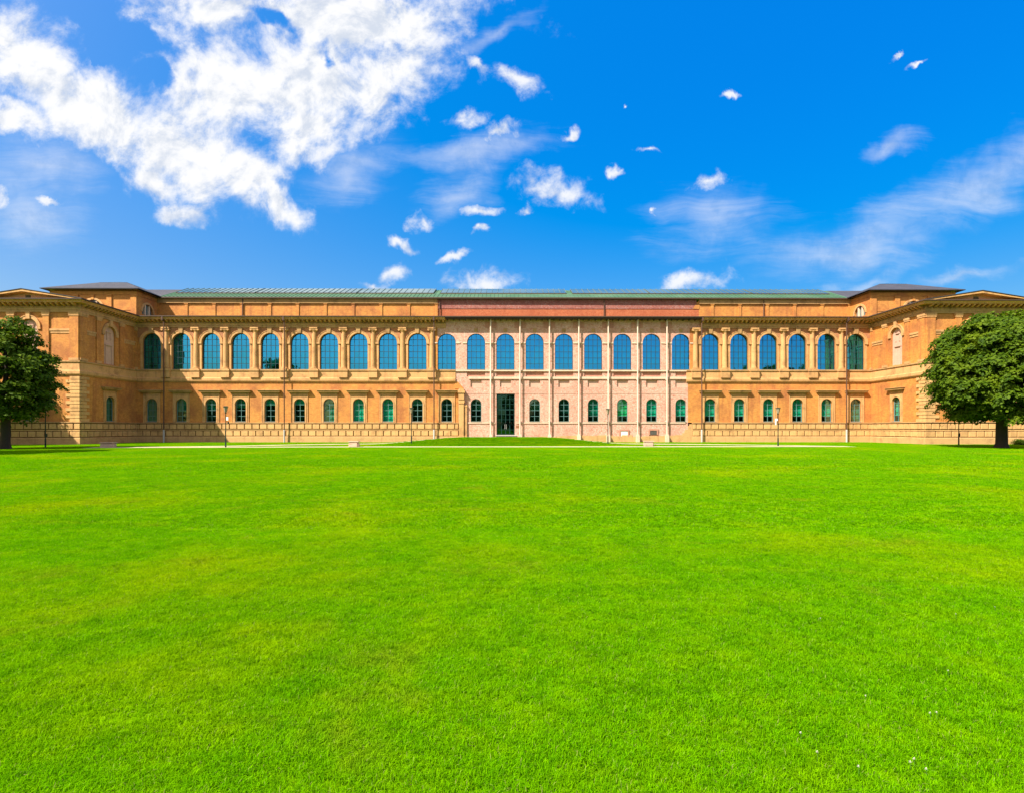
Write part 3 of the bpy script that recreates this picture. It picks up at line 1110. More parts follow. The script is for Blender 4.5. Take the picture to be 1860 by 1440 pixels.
def hood(mb):
    prof = [(0.0, 6.98), (0.14, 6.99), (0.18, 7.12), (0.44, 7.16), (0.46, 7.26), (0.56, 7.40), (0.56, 7.45), (0.0, 7.52)]
    hw0 = 1.18
    vs, fs = [], []
    for s in (-1, 1):
        for o_, z in prof:
            vs.append((s * (hw0 + o_ * 0.8), -o_, z))
    k = len(prof)
    for j in range(k - 1):
        fs.append((j, k + j, k + j + 1, j + 1))
    fs.append((k - 1, 2 * k - 1, k, 0))
    # returns
    for s, off in ((-1, 0), (1, k)):
        base = len(vs)
        for o_, z in prof:
            vs.append((s * (hw0 + o_ * 0.8), 0.02, z))
        for j in range(k - 1):
            fs.append((off + j, off + j + 1, base + j + 1, base + j))
    mb.add(vs, fs)


hood(hd)
hd_me = bpy.data.meshes.new('hood')
hd_me.from_pydata(hd.v, [], hd.f)
hd_me.materials.append(M['weathered'])
gs = MB()
gs.box(-GW_H + 0.005, GW_H - 0.005, -0.10, 0.22, GW_B - 0.03, GW_B + 0.05)
gs_me = bpy.data.meshes.new('sill')
gs_me.from_pydata(gs.v, [], gs.f)
gs_me.materials.append(M['sill'])
BLINDS = {-12: ('blind_dim', 0.0), -11: ('blind_dim', 0.45), -10: ('blind_dim', 0.55), -9: ('blind_dim', 0.62), -8: ('blind_teal', 0.72), -7: ('blind_teal', 0.75), -6: ('blind_dim', 0.0), -5: ('blind_teal', 0.05),
          -4: ('blind_teal', 0.0), -3: ('blind_dim', 0.72), -2: ('interior', 0.5), -1: ('interior', 0.5), 1: ('interior', 0.5), 2: ('interior', 0.4),  # interior entries hang a dark sheet in place of the unlit room
          3: ('blind_dim', 0.30), 4: ('blind_green', 0.27), 5: ('blind_teal', 0.27), 6: ('blind_teal', 0.27), 7: ('blind_teal', 0.25), 8: ('blind_teal', 0.25),
          9: ('blind_teal', 0.25), 10: ('blind_teal', 0.25), 11: ('blind_teal', 0.25), 12: ('blind_dim', 0.05)}
blc = {}


def low_window(parent_loc, rotz, i, decorated):
    w = link('window', low_me, museum, parent_loc)
    w.rotation_euler = (0, 0, rotz)
    link('glazing', lg_me[i % 4], w)
    mat, frac = BLINDS.get(i, ('blind_teal', 0.2))
    if (mat, frac) not in blc:
        g = arched_sheet(GW_H, GW_B, GW_SP, GW_B + frac * (GW_SP + GW_H - GW_B) * 0.98, GY0 + 0.28)
        m_ = bpy.data.meshes.new('blind')
        m_.from_pydata(g.v, [], g.f)
        m_.materials.append(M[mat])
        blc[(mat, frac)] = m_
    link('blind', blc[(mat, frac)], w)
    link('sill', gs_me, w)
    if decorated:
        link('surround', sr_me, w)
        link('surround_panel', pn_me, w)
        link('hood', hd_me, w)
    return w


for i in range(-12, 13):
    if i:
        low_window((i * BAY, 0, 0), 0, i, i <= -2 or i >= 7)

# ---- door
dr = MB()
x0, x1, z0, z1 = DOOR[0] - 1.32, DOOR[0] + 1.32, 1.05, 6.95
DY = 0.30
dr.box(x0, x0 + 0.12, DY - 0.08, DY + 0.08, z0, z1)
dr.box(x1 - 0.12, x1, DY - 0.08, DY + 0.08, z0, z1)
dr.box(x0 + 0.12, x1 - 0.12, DY - 0.08, DY + 0.08, z1 - 0.16, z1)
dr.box(x0 + 0.12, x1 - 0.12, DY - 0.08, DY + 0.08, z0, z0 + 0.14)
dr.box(x0 + 0.12, x1 - 0.12, DY - 0.07, DY + 0.07, 4.62, 4.74)
for k in range(1, 4):
    xx = x0 + 0.12 + (2.4) * k / 4
    dr.box(xx - 0.05, xx + 0.05, DY - 0.06, DY + 0.06, z0 + 0.14, z1 - 0.16)
for k in range(1, 8):
    zz_ = z0 + (z1 - z0) * k / 8
    dr.box(x0 + 0.12, x1 - 0.12, DY - 0.04, DY + 0.04, zz_ - 0.025, zz_ + 0.025)
door = dr.build('door', M['door'], museum)
g = MB()
for c in range(4):
    for r in range(8):
        xa, xb = x0 + 0.12 + 0.6 * c, x0 + 0.12 + 0.6 * (c + 1)
        za, zb_ = z0 + (z1 - z0) * r / 8, z0 + (z1 - z0) * (r + 1) / 8
        t1, t2 = random.gauss(0, 0.0012), random.gauss(0, 0.0012)
        g.quad((xa, DY + t1, za), (xb, DY - t1, za), (xb, DY - t1 + t2, zb_), (xa, DY + t1 + t2, zb_))
g.build('glazing', M['glass_door'], door)
g = MB()
g.box(DOOR[0] - 0.12, DOOR[0] - 0.08, DY - 0.16, DY - 0.12, 1.9, 2.6)
g.box(DOOR[0] + 0.08, DOOR[0] + 0.12, DY - 0.16, DY - 0.12, 1.9, 2.6)
for xx in (-0.1, 0.1):
    for zz_ in (1.95, 2.5):
        g.box(DOOR[0] + xx - 0.015, DOOR[0] + xx + 0.015, DY - 0.13, DY - 0.05, zz_, zz_ + 0.04)
g.build('handle', M['zinc'], door)
g = MB()
g.box(x0 - 0.1, x1 + 0.25, -0.9, 0.3, 0.90, 1.03)
for xx in (x0 + 0.3, DOOR[0], x1 - 0.3):
    g.box(xx - 0.05, xx + 0.05, -0.8, -0.1, 0.3, 0.895)
g.build('step', M['zinc'], door)
g = MB()
g.box(1.52, 2.05, -0.05, 0.03, 2.1, 2.45)
g.build('plaque', M['plaque'], museum)

# basement openings
for (xc, zb, zt, mat) in ((17.2, 0.78, 1.58, 'whitepanel'), (21.42, 1.08, 1.66, 'darkgrille')):
    g = MB()
    g.box(xc - 0.72, xc + 0.72, -0.14, 0.04, zt + 0.02, zt + 0.26)
    for s in (-1, 1):
        a, b = sorted((xc + s * 0.50, xc + s * 0.70))
        g.box(a, b, -0.13, 0.04, zb, zt + 0.015)
    bw_ = g.build('basement_window', M['pinkdark'], museum)
    g = MB()
    g.box(xc - 0.49, xc + 0.49, -0.09, 0.03, zb, zt + 0.01)
    for k in range(1, 4):
        g.box(xc - 0.49 + 0.245 * k - 0.02, xc - 0.49 + 0.245 * k + 0.02, -0.105, -0.092, zb + 0.02, zt)
    g.build('panel', M[mat], bw_)

# ---- portal fragment left of the door wall
g = MB()
g.box(-6.75, -5.92, -0.52, 0.05, 0.55, 0.95)
g.box(-6.68, -5.99, -0.45, 0.05, 0.95, 5.55)
g.box(-6.74, -5.93, -0.52, 0.05, 5.55, 5.72)
g.box(-6.78, -5.88, -0.48, 0.05, 5.72, 6.10)
g.box(-6.74, -5.95, -0.55, 0.05, 6.10, 7.05)
g.box(-6.84, -5.82, -0.66, 0.05, 7.05, 7.42)
g.box(-6.62, -5.98, -0.5, 0.05, 7.42, 7.68)
pf = g.build('portal_fragment', M['plinth'], museum)
pf['label'] = 'broken stone pilaster of the old portal'
g = MB()
g.box(-5.915, -5.50, -0.34, 0.05, 0.55, 0.90)
g.box(-5.91, -5.56, -0.26, 0.05, 0.90, 5.05)
g.box(-5.915, -5.50, -0.32, 0.05, 5.05, 5.35)
g.build('inner_jamb', M['stone'], pf)
# stepped toothing where old and new masonry meet
random.seed(5)
g = MB()
z = 7.7
xe = -6.1
while z < 8.6:
    g.box(-7.3, xe - (z - 7.7) * 1.1 + random.uniform(-0.1, 0.1), -0.05, 0.04, z, z + 0.2)
    z += 0.2
g.build('broken_edge', M['ochre'], museum)
g = MB()
z = 0.0
while z < 2.6:
    k = z / 2.6
    g.box(XL1 - 1.6 + 2.1 * k + random.uniform(-0.15, 0.15), XL1 + 0.62, -0.20 + 0.01 * random.random(), 0.03, z, z + 0.26)
    z += 0.262
g.build('broken_edge', M['footing'], museum)
g = MB()
z = 10.45
while z < 16.2:
    g.box(XU1 + 0.0 - random.uniform(-0.05, 0.12), XU1 + 0.3, -0.02, 0.03, z, z + 0.3)
    z += 0.31
g.build('broken_edge', M['ochre'], museum)

# ---- columns
cs = MB()
cs.lathe([(0.40, 10.72), (0.385, 11.0), (0.385, 12.5), (0.36, 14.3), (0.33, 15.72), (0.33, 15.8)], 16, 0, 0.0)
col_me = bpy.data.meshes.new('column')
col_me.from_pydata(cs.v, [], cs.f)
col_me.materials.append(M['stone'])
col_me.polygons.foreach_set('use_smooth', [True] * len(col_me.polygons))
cb = MB()
cb.box(-0.52, 0.52, -0.52, 0.05, 10.42, 10.52)
cb.lathe([(0.0, 10.52), (0.50, 10.52), (0.52, 10.57), (0.50, 10.62), (0.44, 10.64), (0.44, 10.66), (0.47, 10.69), (0.45, 10.725), (0.0, 10.726)], 16, 0, 0.0)
cb_me = bpy.data.meshes.new('base')
cb_me.from_pydata(cb.v, [], cb.f)
cb_me.materials.append(M['stone'])
cc = MB()
cc.lathe([(0.33, 15.78), (0.37, 15.82), (0.37, 15.86), (0.44, 15.98), (0.44, 16.02)], 16, 0, 0.0)
cc.box(-0.46, 0.46, -0.44, 0.05, 16.02, 16.22)
cc.box(-0.56, 0.56, -0.52, 0.05, 16.22, 16.415)
for s in (-1, 1):
    n = 12
    vs = []
    for k in range(n):
        a = 2 * math.pi * k / n
        for y_ in (-0.48, 0.02):
            vs.append((s * 0.47 + 0.15 * math.cos(a), y_, 16.08 + 0.15 * math.sin(a)))
    fs = [(2 * k, 2 * ((k + 1) % n), 2 * ((k + 1) % n) + 1, 2 * k + 1) for k in range(n)]
    fs.append(tuple(2 * k for k in range(n)))
    cc.add(vs, fs)
cc_me = bpy.data.meshes.new('capital')
cc_me.from_pydata(cc.v, [], cc.f)
cc_me.materials.append(M['stone'])
pd = MB()
pd.box(-0.64, 0.64, -0.44, 0.05, 9.23, 10.17)
pd.box(-0.70, 0.70, -0.53, 0.05, 10.175, 10.418)
pd_me = bpy.data.meshes.new('pedestal')
pd_me.from_pydata(pd.v, [], pd.f)
pd_me.materials.append(M['stone'])
for hb in list(range(-12, -2)) + list(range(6, 12)):
    c = link('column', col_me, museum, ((hb + 0.5) * BAY, 0, 0))
    link('base', cb_me, c)
    link('capital', cc_me, c)
    link('pedestal', pd_me, c)

# ---- pale steel pipes in the centre
pp = MB()
pp.lathe([(0.105, 0.9), (0.105, 17.6)], 10, 0, -0.42)
pp_me = bpy.data.meshes.new('support_pipe')
pp_me.from_pydata(pp.v, [], pp.f)
pp_me.materials.append(M['pipe_white'])
pp_me.polygons.foreach_set('use_smooth', [True] * len(pp_me.polygons))
pb = MB()
pb.box(-0.24, 0.24, -0.68, -0.16, 0.0, 0.98)
pb.box(-0.17, 0.17, -0.60, -0.24, 0.98, 1.16)
pb_me = bpy.data.meshes.new('foot')
pb_me.from_pydata(pb.v, [], pb.f)
pb_me.materials.append(M['white_trim'])
pk = MB()
for z in (3.0, 9.0, 14.2):
    pk.box(-0.15, 0.15, -0.42, 0.04, z - 0.06, z + 0.06)
pk_me = bpy.data.meshes.new('clamp')
pk_me.from_pydata(pk.v, [], pk.f)
pk_me.materials.append(M['pipe_white'])
for k in range(7):
    c = link('support_pipe', pp_me, museum, ((k - 0.5) * BAY, 0, 0))
    link('foot', pb_me, c)
    link('clamp', pk_me, c)


# ---- downpipes
def px_main(x, d=80.0):
    return at(x, d)[0]


for xpx in (300.5, 517.6, 788.5, 1275.5, 1540.5):
    X = px_main(xpx, 79.3)
    g = MB()
    g.lathe([(0.085, 1.7), (0.085, 17.47)], 8, X, -0.72)
    g.box(X - 0.11, X + 0.11, -1.19, -1.07, 17.3, 17.78)
    g.box(X - 0.08, X + 0.08, -1.15, -0.7, 17.2, 17.36)
    dp = g.build('downpipe', M['downpipe'], museum, smooth=False)
    g = MB()
    g.lathe([(0.12, 0.0), (0.12, 1.75), (0.09, 1.8)], 8, X, -0.72)
    g.build('standpipe', M['zinc'], dp)
for xpx in (441, 798.5, 1098, 1390):
    X = px_main(xpx, 84.5)
    g = MB()
    g.lathe([(0.075, 18.3), (0.075, 21.6)], 8, X, 4.72)
    g.build('downpipe', M['downpipe'], museum)

# ---- attic wall
YA = 4.9
XA0, XA1 = -10.4, 29.75
mb = MB()
mb.quad((-XI, YA, 18), (XA0, YA, 18), (XA0, YA, 21.9), (-XI, YA, 21.9))
mb.build('attic_wall', M['ochre'], museum)
mb = MB()
mb.quad((XA1, YA, 18), (XI, YA, 18), (XI, YA, 21.9), (XA1, YA, 21.9))
mb.build('attic_wall', M['ochre'], museum)
mb = MB()
mb.box(XA0, XA1, YA + 0.02, YA + 0.4, 18, 20.25)
mb.build('attic_wall', M['redlow'], museum)['label'] = 'orange-red brick lower attic of the centre'
mb = MB()
mb.box(XA0, XA1 - 0.4, YA - 0.04, YA + 0.4, 20.255, 21.9)
mb.build('attic_wall', M['redtop'], museum)['label'] = 'purple-red brick upper attic of the centre'
g = MB()
random.seed(9)
for k in range(8):
    g.box(XA1 - 0.9 + 0.15 * k + random.uniform(-.1, .1), XA1 + 0.05 + 0.02 * k, YA - 0.06 - 0.002 * k, YA, 20.26 + 0.2 * k, 20.46 + 0.2 * k)
g.build('broken_edge', M['ochre'], museum)
for (a, b, ks_) in ((-XI, XA0, range(-13, -2)), (XA1, XI, range(7, 13))):
    mb = MB()
    mb.box(a, b, YA - 0.14, YA + 0.02, 21.12, 21.60)
    mb.box(a, b, YA - 0.22, YA + 0.02, 21.02, 21.118)
    mb.box(a, b, YA - 0.22, YA + 0.02, 21.602, 21.74)
    mb.build('attic_frieze', M['weathered'], museum)
    for k in ks_:
        X = (k + 0.5) * BAY
        if a + 0.1 < X < b - 0.1:
            mb = MB()
            mb.box(X - 0.22, X + 0.22, YA - 0.12, YA + 0.02, 18.0, 20.86)
            mb.box(X - 0.30, X + 0.30, YA - 0.18, YA + 0.02, 20.86, 21.018)
            mb.build('attic_pilaster', M['ochre'], museum)

# ---- main roof
RZ0, RY0, RSL = 21.86, 4.50, 0.42


def roof_z(y):
    return RZ0 + RSL * (y - RY0)


RYR = 11.0
mb = MB()
mb.add([(-XI + 0.2, RY0, RZ0), (XI - 0.2, RY0, RZ0), (XI - 0.2, RYR, roof_z(RYR)), (-XI + 0.2, RYR, roof_z(RYR)),
        (XI - 0.2, 2 * RYR - RY0, RZ0), (-XI + 0.2, 2 * RYR - RY0, RZ0)], [(0, 1, 2, 3), (3, 2, 4, 5)])
mb.box(-XI + 0.2, XI - 0.2, RY0, YA + 0.5, RZ0 - 0.12, RZ0 - 0.005)
roof = mb.build('roof', M['copper'], museum)
for q in (-1, 1):
    mb = MB()
    xa, xb = sorted((q * (XI - 0.2), q * (XM + 0.5)))
    mb.quad((xa, RY0, RZ0), (xb, RY0, RZ0), (xb, RYR + 0.05, roof_z(RYR + 0.05)), (xa, RYR + 0.05, roof_z(RYR + 0.05)))
    mb.build('roof_end', M['slate'], roof)
mb = MB()
mb.box(-XI + 0.3, XI - 0.3, RY0 - 0.16, RY0 - 0.002, RZ0 - 0.16, RZ0 + 0.02)
mb.build('gutter', M['gutter'], roof)
mb = MB()
x = -XI + 0.5
while x < XI - 0.4:
    mb.add([(x - .02, RY0, RZ0), (x + .02, RY0, RZ0), (x + .02, RY0, RZ0 + .06), (x - .02, RY0, RZ0 + .06),
            (x - .02, RYR, roof_z(RYR)), (x + .02, RYR, roof_z(RYR)), (x + .02, RYR, roof_z(RYR) + .06), (x - .02, RYR, roof_z(RYR) + .06)],
           [(0, 1, 2, 3), (0, 3, 7, 4), (1, 5, 6, 2), (3, 2, 6, 7)])
    x += 0.62
mb.build('standing_seams', M['copper'], roof, kind='stuff')
SKY = [(-52.0, -39.6), (-39.4, -23.6), (-23.4, -11.4), (-10.3, 9.6), (10.6, 22.7), (22.9, 39.0), (39.3, 51.5)]
for a, b in SKY:
    mb = MB()
    y0_, y1_ = RY0 + 3.1, RYR + 0.1
    L_ = 0.16
    mb.add([(a, y0_, roof_z(y0_)), (b, y0_, roof_z(y0_)), (b, y0_, roof_z(y0_) + L_), (a, y0_, roof_z(y0_) + L_),
            (a, y1_, roof_z(y1_)), (b, y1_, roof_z(y1_)), (b, y1_, roof_z(y1_) + L_ + .04), (a, y1_, roof_z(y1_) + L_ + .04)],
           [(0, 1, 2, 3), (0, 3, 7, 4), (1, 5, 6, 2), (4, 7, 6, 5)])
    sk = mb.build('skylight', M['gutter'], roof)
    mb = MB()
    n = max(4, round((b - a) / 0.9))
    for k in range(n):
        xa, xb = a + (b - a) * k / n + 0.03, a + (b - a) * (k + 1) / n - 0.03
        e = random.uniform(-0.01, 0.01)
        mb.quad((xa, y0_, roof_z(y0_) + L_ + .012), (xb, y0_, roof_z(y0_) + L_ + .012), (xb, y1_, roof_z(y1_) + L_ + .055 + e), (xa, y1_, roof_z(y1_) + L_ + .055 - e))
    mb.build('glazing', M['skyglass'], sk)
    mb = MB()
    for k in range(n + 1):
        xx = a + (b - a) * k / n
        mb.add([(xx - .025, y0_ - .02, roof_z(y0_) + L_), (xx + .025, y0_ - .02, roof_z(y0_) + L_), (xx + .025, y0_ - .02, roof_z(y0_) + L_ + .07), (xx - .025, y0_ - .02, roof_z(y0_) + L_ + .07),
                (xx - .025, y1_, roof_z(y1_) + L_), (xx + .025, y1_, roof_z(y1_) + L_), (xx + .025, y1_, roof_z(y1_) + L_ + .12), (xx - .025, y1_, roof_z(y1_) + L_ + .12)],
               [(0, 1, 2, 3), (0, 3, 7, 4), (1, 5, 6, 2), (3, 2, 6, 7)])
    mb.build('glazing_bars', M['skybar'], sk)


# ---- wings
def wing(s):
    # local frames: face(u, w, z): u along wall, w depth into the wall (negative = proud)
    front = lambda u, w, z: (s * XM + u, YF + w, z)
    side = (lambda u, w, z: (s * XI + s * w, YF + u, z))          # inner flank, u runs back from the corner
    walls = ((front, -(XO - XI) / 2, (XO - XI) / 2, 'front'), (side, 0.0, -YF, 'flank'))
    for tf, u0, u1, nm in walls:
        c = (u0 + u1) / 2
        L = u1 - u0
        mb = MB(tf)
        arch_wall(mb, u0, u1, 2.6, 8.62, [(c, GW_B, GW_H, GW_SP, True)])
        mb.build('wing_wall', M['ochre'], museum)
        mb = MB(tf)
        arch_wall(mb, u0, u1, 8.62, 16.5, [(c, 10.5, 1.06, 14.55, True)], depth=0.22)
        mb.build('wing_wall', M['ochre'], museum)
        # blind niche
        mb = MB(tf)
        mb.box(c - 1.1, c + 1.1, 0.22, 0.34, 10.4, 15.7)
        ni = mb.build('niche', M['niche'], museum)
        mb = MB(tf)
        for (za, zb_, hw) in ((10.55, 13.0, 0.62), (13.75, 14.75, 0.40)):
            mb.box(c - hw, c - hw + 0.09, 0.12, 0.23, za, zb_)
            mb.box(c + hw - 0.09, c + hw, 0.12, 0.23, za, zb_)
            mb.box(c - hw - 0.05, c + hw + 0.05, 0.08, 0.23, zb_, zb_ + 0.14)
        mb.build('panel_moulding', M['niche'], ni)
        mb = MB(tf)
        arch_ring(mb, c, 14.55, 1.07, 1.40, -0.14, 0.04, 18)
        arch_ring(mb, c, 14.55, 1.41, 1.50, -0.19, 0.04, 18)
        for q in (-1, 1):
            a, b = sorted((c + q * 1.065, c + q * 1.52))
            mb.box(a, b, -0.17, 0.04, 14.30, 14.54)
        mb.box(c - 0.24, c + 0.24, -0.26, 0.04, 15.55, 16.40)
        mb.build('archivolt', M['stone'], ni)
        # pilasters
        half = L / 2
        for q in (-1, 1):
            for (e0, e1) in ((half - 1.10, half), (1.78, 2.55)):
                a, b = sorted((c + q * e0, c + q * e1))
                if nm == 'flank' and q == 1 and e1 == half:
                    a = b - 0.35
                mb = MB(tf)
                mb.box(a, b, -0.17, 0.04, 10.42, 15.95)
                pi = mb.build('pilaster', M['ochre'], museum)
                mb = MB(tf)
                mb.box(a - 0.07, b + (0.07 if not (nm == 'flank' and b > u1 - 0.01) else 0), -0.23, 0.04, 15.955, 16.15)
                mb.box(a - 0.11, b + (0.11 if not (nm == 'flank' and b > u1 - 0.01) else 0), -0.27, 0.04, 16.155, 16.41)
                mb.build('capital', M['stone'], pi)
                mb = MB(tf)
                mb.box(a - 0.06, b + (0.06 if not (nm == 'flank' and b > u1 - 0.01) else 0), -0.23, 0.04, 10.41, 10.72)
                mb.build('base', M['stone'], pi)
            # ledge across the outer panels
            a, b = sorted((c + q * 2.56, c + q * (half - 1.11)))
            if nm == 'flank' and q == 1:
                b = u1 - 0.36
            mb = MB(tf)
            mb.box(a, b, -0.13, 0.04, 14.10, 14.36)
            mb.box(a, b, -0.06, 0.04, 13.80, 14.095)
            mb.build('panel_ledge', M['stone'], museum)
        # ground-floor window
        w = low_window((0, 0, 0), 0, 14 if nm == 'front' else (-12 if s < 0 else 10), True)
        if nm == 'front':
            w.location = (s * XM, YF, 0)
        else:
            w.location = (s * XI, YF + c, 0)
            w.rotation_euler = (0, 0, R(90) if s < 0 else R(-90))
    # outer flank, back
    mb = MB()
    mb.quad((s * XO, YF, 0), (s * XO, 30, 0), (s * XO, 30, 17), (s * XO, YF, 17))
    mb.quad((s * XI, 0, 17), (s * XI, 30, 17), (s * XI, 30, 0), (s * XI, 0, 0))
    mb.quad((s * XI, 30, 17), (s * XO, 30, 17), (s * XO, 30, 0), (s * XI, 30, 0))
    mb.build('wing_wall', M['ochre'], museum)
    # dark backing sheets behind the wing windows
    mb = MB()
    mb.quad((s * XI, YF + 1.4, 0), (s * XO, YF + 1.4, 0), (s * XO, YF + 1.4, 17), (s * XI, YF + 1.4, 17))
    mb.quad((s * (XI + 1.4), YF + 1.4, 0), (s * (XI + 1.4), 0, 0), (s * (XI + 1.4), 0, 17), (s * (XI + 1.4), YF + 1.4, 17))
    mb.build('dark_room_backing', M['interior'], museum)
    # quoins
    q0 = MB()
    for (xc, dirx) in ((s * XI, s), (s * XO, -s)):
        a, b = sorted((xc - dirx * 0.02, xc + dirx * 0.9))
        q0.box(a, b, YF - 0.02, YF + 0.5, 2.84, 8.5)
    qr = q0.build('corner_pier', M['joint'], museum)
    for (xc, dirx, vis) in ((s * XI, s, True), (s * XO, -s, True)):
        z = 2.85
        k = 0
        while z < 8.5:
            lf = 1.60 if k % 2 else 1.10
            ls = 1.10 if k % 2 else 1.55
            q = MB()
            a, b = sorted((xc - dirx * 0.11, xc + dirx * lf))
            q.box(a, b, YF - 0.11, YF + ls, z, z + 0.375)
            q.build('quoin_stone', M['plinth'], qr)
            z += 0.435
            k += 1
    # pediment and low gable roof
    zc = 17.87
    hwid = (XO - XI) / 2 + 1.1
    yb, yp = YF - 1.12, YF - 0.15
    rise = 1.12
    cx_ = s * XM
    mb = MB()
    mb.add([(cx_ - hwid + 0.9, yp, zc), (cx_ + hwid - 0.9, yp, zc), (cx_, yp, zc + rise - 0.12)], [(0, 1, 2)])
    pe = mb.build('pediment', M['niche'], museum)
    g = MB()
    g.box(cx_ - 0.32, cx_ + 0.32, yp - 0.03, yp + 0.05, zc + 0.28, zc + 0.62)
    g.build('vent', M['darkgrille'], pe)
    mb = MB()
    th = 0.24
    for q in (-1, 1):
        xo = cx_ + q * hwid
        mb.add([(xo, yb, zc - 0.02), (cx_, yb, zc + rise), (cx_, yb, zc + rise - th), (xo - q * 0.8, yb, zc - 0.02),
                (xo, yp + 0.2, zc - 0.02), (cx_, yp + 0.2, zc + rise), (cx_, yp + 0.2, zc + rise - th), (xo - q * 0.8, yp + 0.2, zc - 0.02)],
               [(0, 1, 2, 3), (3, 2, 6, 7), (0, 3, 7, 4), (0, 4, 5, 1)])
    mb.build('raking_cornice', M['stone'], pe)
    mb = MB()
    for q in (-1, 1):
        xo = cx_ + q * (hwid + 0.06)
        z_e, z_r = zc + 0.01, zc + rise + 0.05
        mb.add([(xo, yb - 0.06, z_e), (cx_, yb - 0.06, z_r), (cx_, 0.3, z_r), (xo, 0.3, z_e), (xo, yb - 0.06, z_e + 0.07), (cx_, yb - 0.06, z_r + 0.07), (cx_, 0.3, z_r + 0.07), (xo, 0.3, z_e + 0.07)],
               [(0, 1, 5, 4), (4, 5, 6, 7), (0, 4, 7, 3), (0, 3, 2, 1)])
    mb.build('gable_roof', M['slate'], museum)
    # ---- clerestory tower over the wing
    T0, T1, TZ = s * XI, s * XO, 21.1
    xa, xb = sorted((T0, T1))
    tfront = lambda u, w, z: (s * XM + u, 0.0 + w, z)
    tside = lambda u, w, z: (s * XI + s * w, 0.0 + u, z)
    mb = MB(tfront)
    hw2 = (XO - XI) / 2
    arch_wall(mb, -hw2, hw2, 17.5, TZ + 0.6, [(0, 18.4, 1.35, 19.05, True)], depth=0.3)
    mb.tf = tside
    arch_wall(mb, 0, 4.95, 17.5, TZ + 0.6, [(2.5, 18.6, 1.22, 19.0, True)], depth=0.3)
    mb.quad((4.95, 0, 17.5), (26, 0, 17.5), (26, 0, TZ + .6), (4.95, 0, TZ + .6))
    mb.tf = None
    mb.quad((T1, 0, 17.5), (T1, 26, 17.5), (T1, 26, TZ + .6), (T1, 0, TZ + .6))
    mb.quad((T0, 26, 17.5), (T1, 26, 17.5), (T1, 26, TZ + .6), (T0, 26, TZ + .6))
    tw = mb.build('tower_wall', M['ochre'], museum)
    for tf, c, r, zb_, sp in ((tfront, 0, 1.35, 18.4, 19.05), (tside, 2.5, 1.22, 18.6, 19.0)):
        mb = MB(tf)
        arch_ring(mb, c, sp, r + 0.01, r + 0.30, -0.10, 0.03, 14)
        mb.build('lunette_arch', M['stone'], tw)
        mb = MB(tf)
        for q in (-1, 1):
            mb.box(c + q * 0.45 - 0.12, c + q * 0.45 + 0.12, 0.02, 0.24, zb_, sp + r * 0.9)
        mb.build('lunette_mullion', M['white_trim'], tw)
        mb = MB(tf)
        mb.box(c - r, c + r, 0.25, 0.29, zb_, sp + r)
        mb.build('lunette_glass', M['skyglass'], tw)
    mb = MB(tfront)
    for q in (-1, 1):
        for (e0, e1) in ((hw2 - 0.75, hw2 + 0.10), (2.05, 2.75)):
            a, b = sorted((q * e0, q * e1))
            mb.box(a, b, -0.17, 0.03, 17.6, 20.95)
            mb.box(a - 0.06, b + 0.06, -0.23, 0.03, 20.955, 21.1)
        a, b = sorted((q * 2.76, q * (hw2 - 0.76)))
        mb.box(a, b, -0.05, 0.03, 18.9, 19.1)
    mb.box(-0.2, 0.2, -0.16, 0.03, 20.42, 21.1)
    mb.build('tower_pilasters', M['ochre'], tw)
    pth = [(xa, 26), (xa, 0), (xb, 0), (xb, 26)]
    mb = MB()
    sweep(mb, pth, [(-.1, 21.11), (0.12, 21.11), (0.12, 21.48), (0.20, 21.53), (-.1, 21.58)], right=False)
    sweep(mb, pth, [(-.1, 21.585), (0.42, 21.59), (0.46, 21.62), (0.46, 21.74), (0.58, 21.87), (-.1, 21.9)], right=False)
    mb.build('tower_cornice', M['stone'], tw)
    # hipped slate roof with a glazed top
    e = 0.80
    z0_, z1_ = 21.92, 23.95
    run = 4.9
    A = [(xa - e, -e), (xb + e, -e), (xb + e, 26 + e), (xa - e, 26 + e)]
    B = [(xa - e + run, -e + run), (xb + e - run, -e + run), (xb + e - run, 26 + e - run), (xa - e + run, 26 + e - run)]
    mb = MB()
    mb.add([(x, y, z0_) for x, y in A] + [(x, y, z1_) for x, y in B] + [(x, y, z0_ - 0.10) for x, y in A],
           [(0, 1, 5, 4), (1, 2, 6, 5), (2, 3, 7, 6), (3, 0, 4, 7), (8, 9, 1, 0), (9, 10, 2, 1), (10, 11, 3, 2), (11, 8, 0, 3), (4, 5, 6, 7)])
    tr_ = mb.build('tower_roof', M['slate'], museum)
    mb = MB()
    mb.add([(x, y, z1_ + 0.02) for x, y in B] + [(s * XM, B[0][1] + 1.4, z1_ + 0.5), (s * XM, B[2][1] - 1.4, z1_ + 0.5)],
           [(0, 1, 4), (1, 2, 5, 4), (2, 3, 5), (3, 0, 4, 5)])
    mb.build('lantern_glazing', M['skyglass'], tr_)


wing(-1)
wing(1)


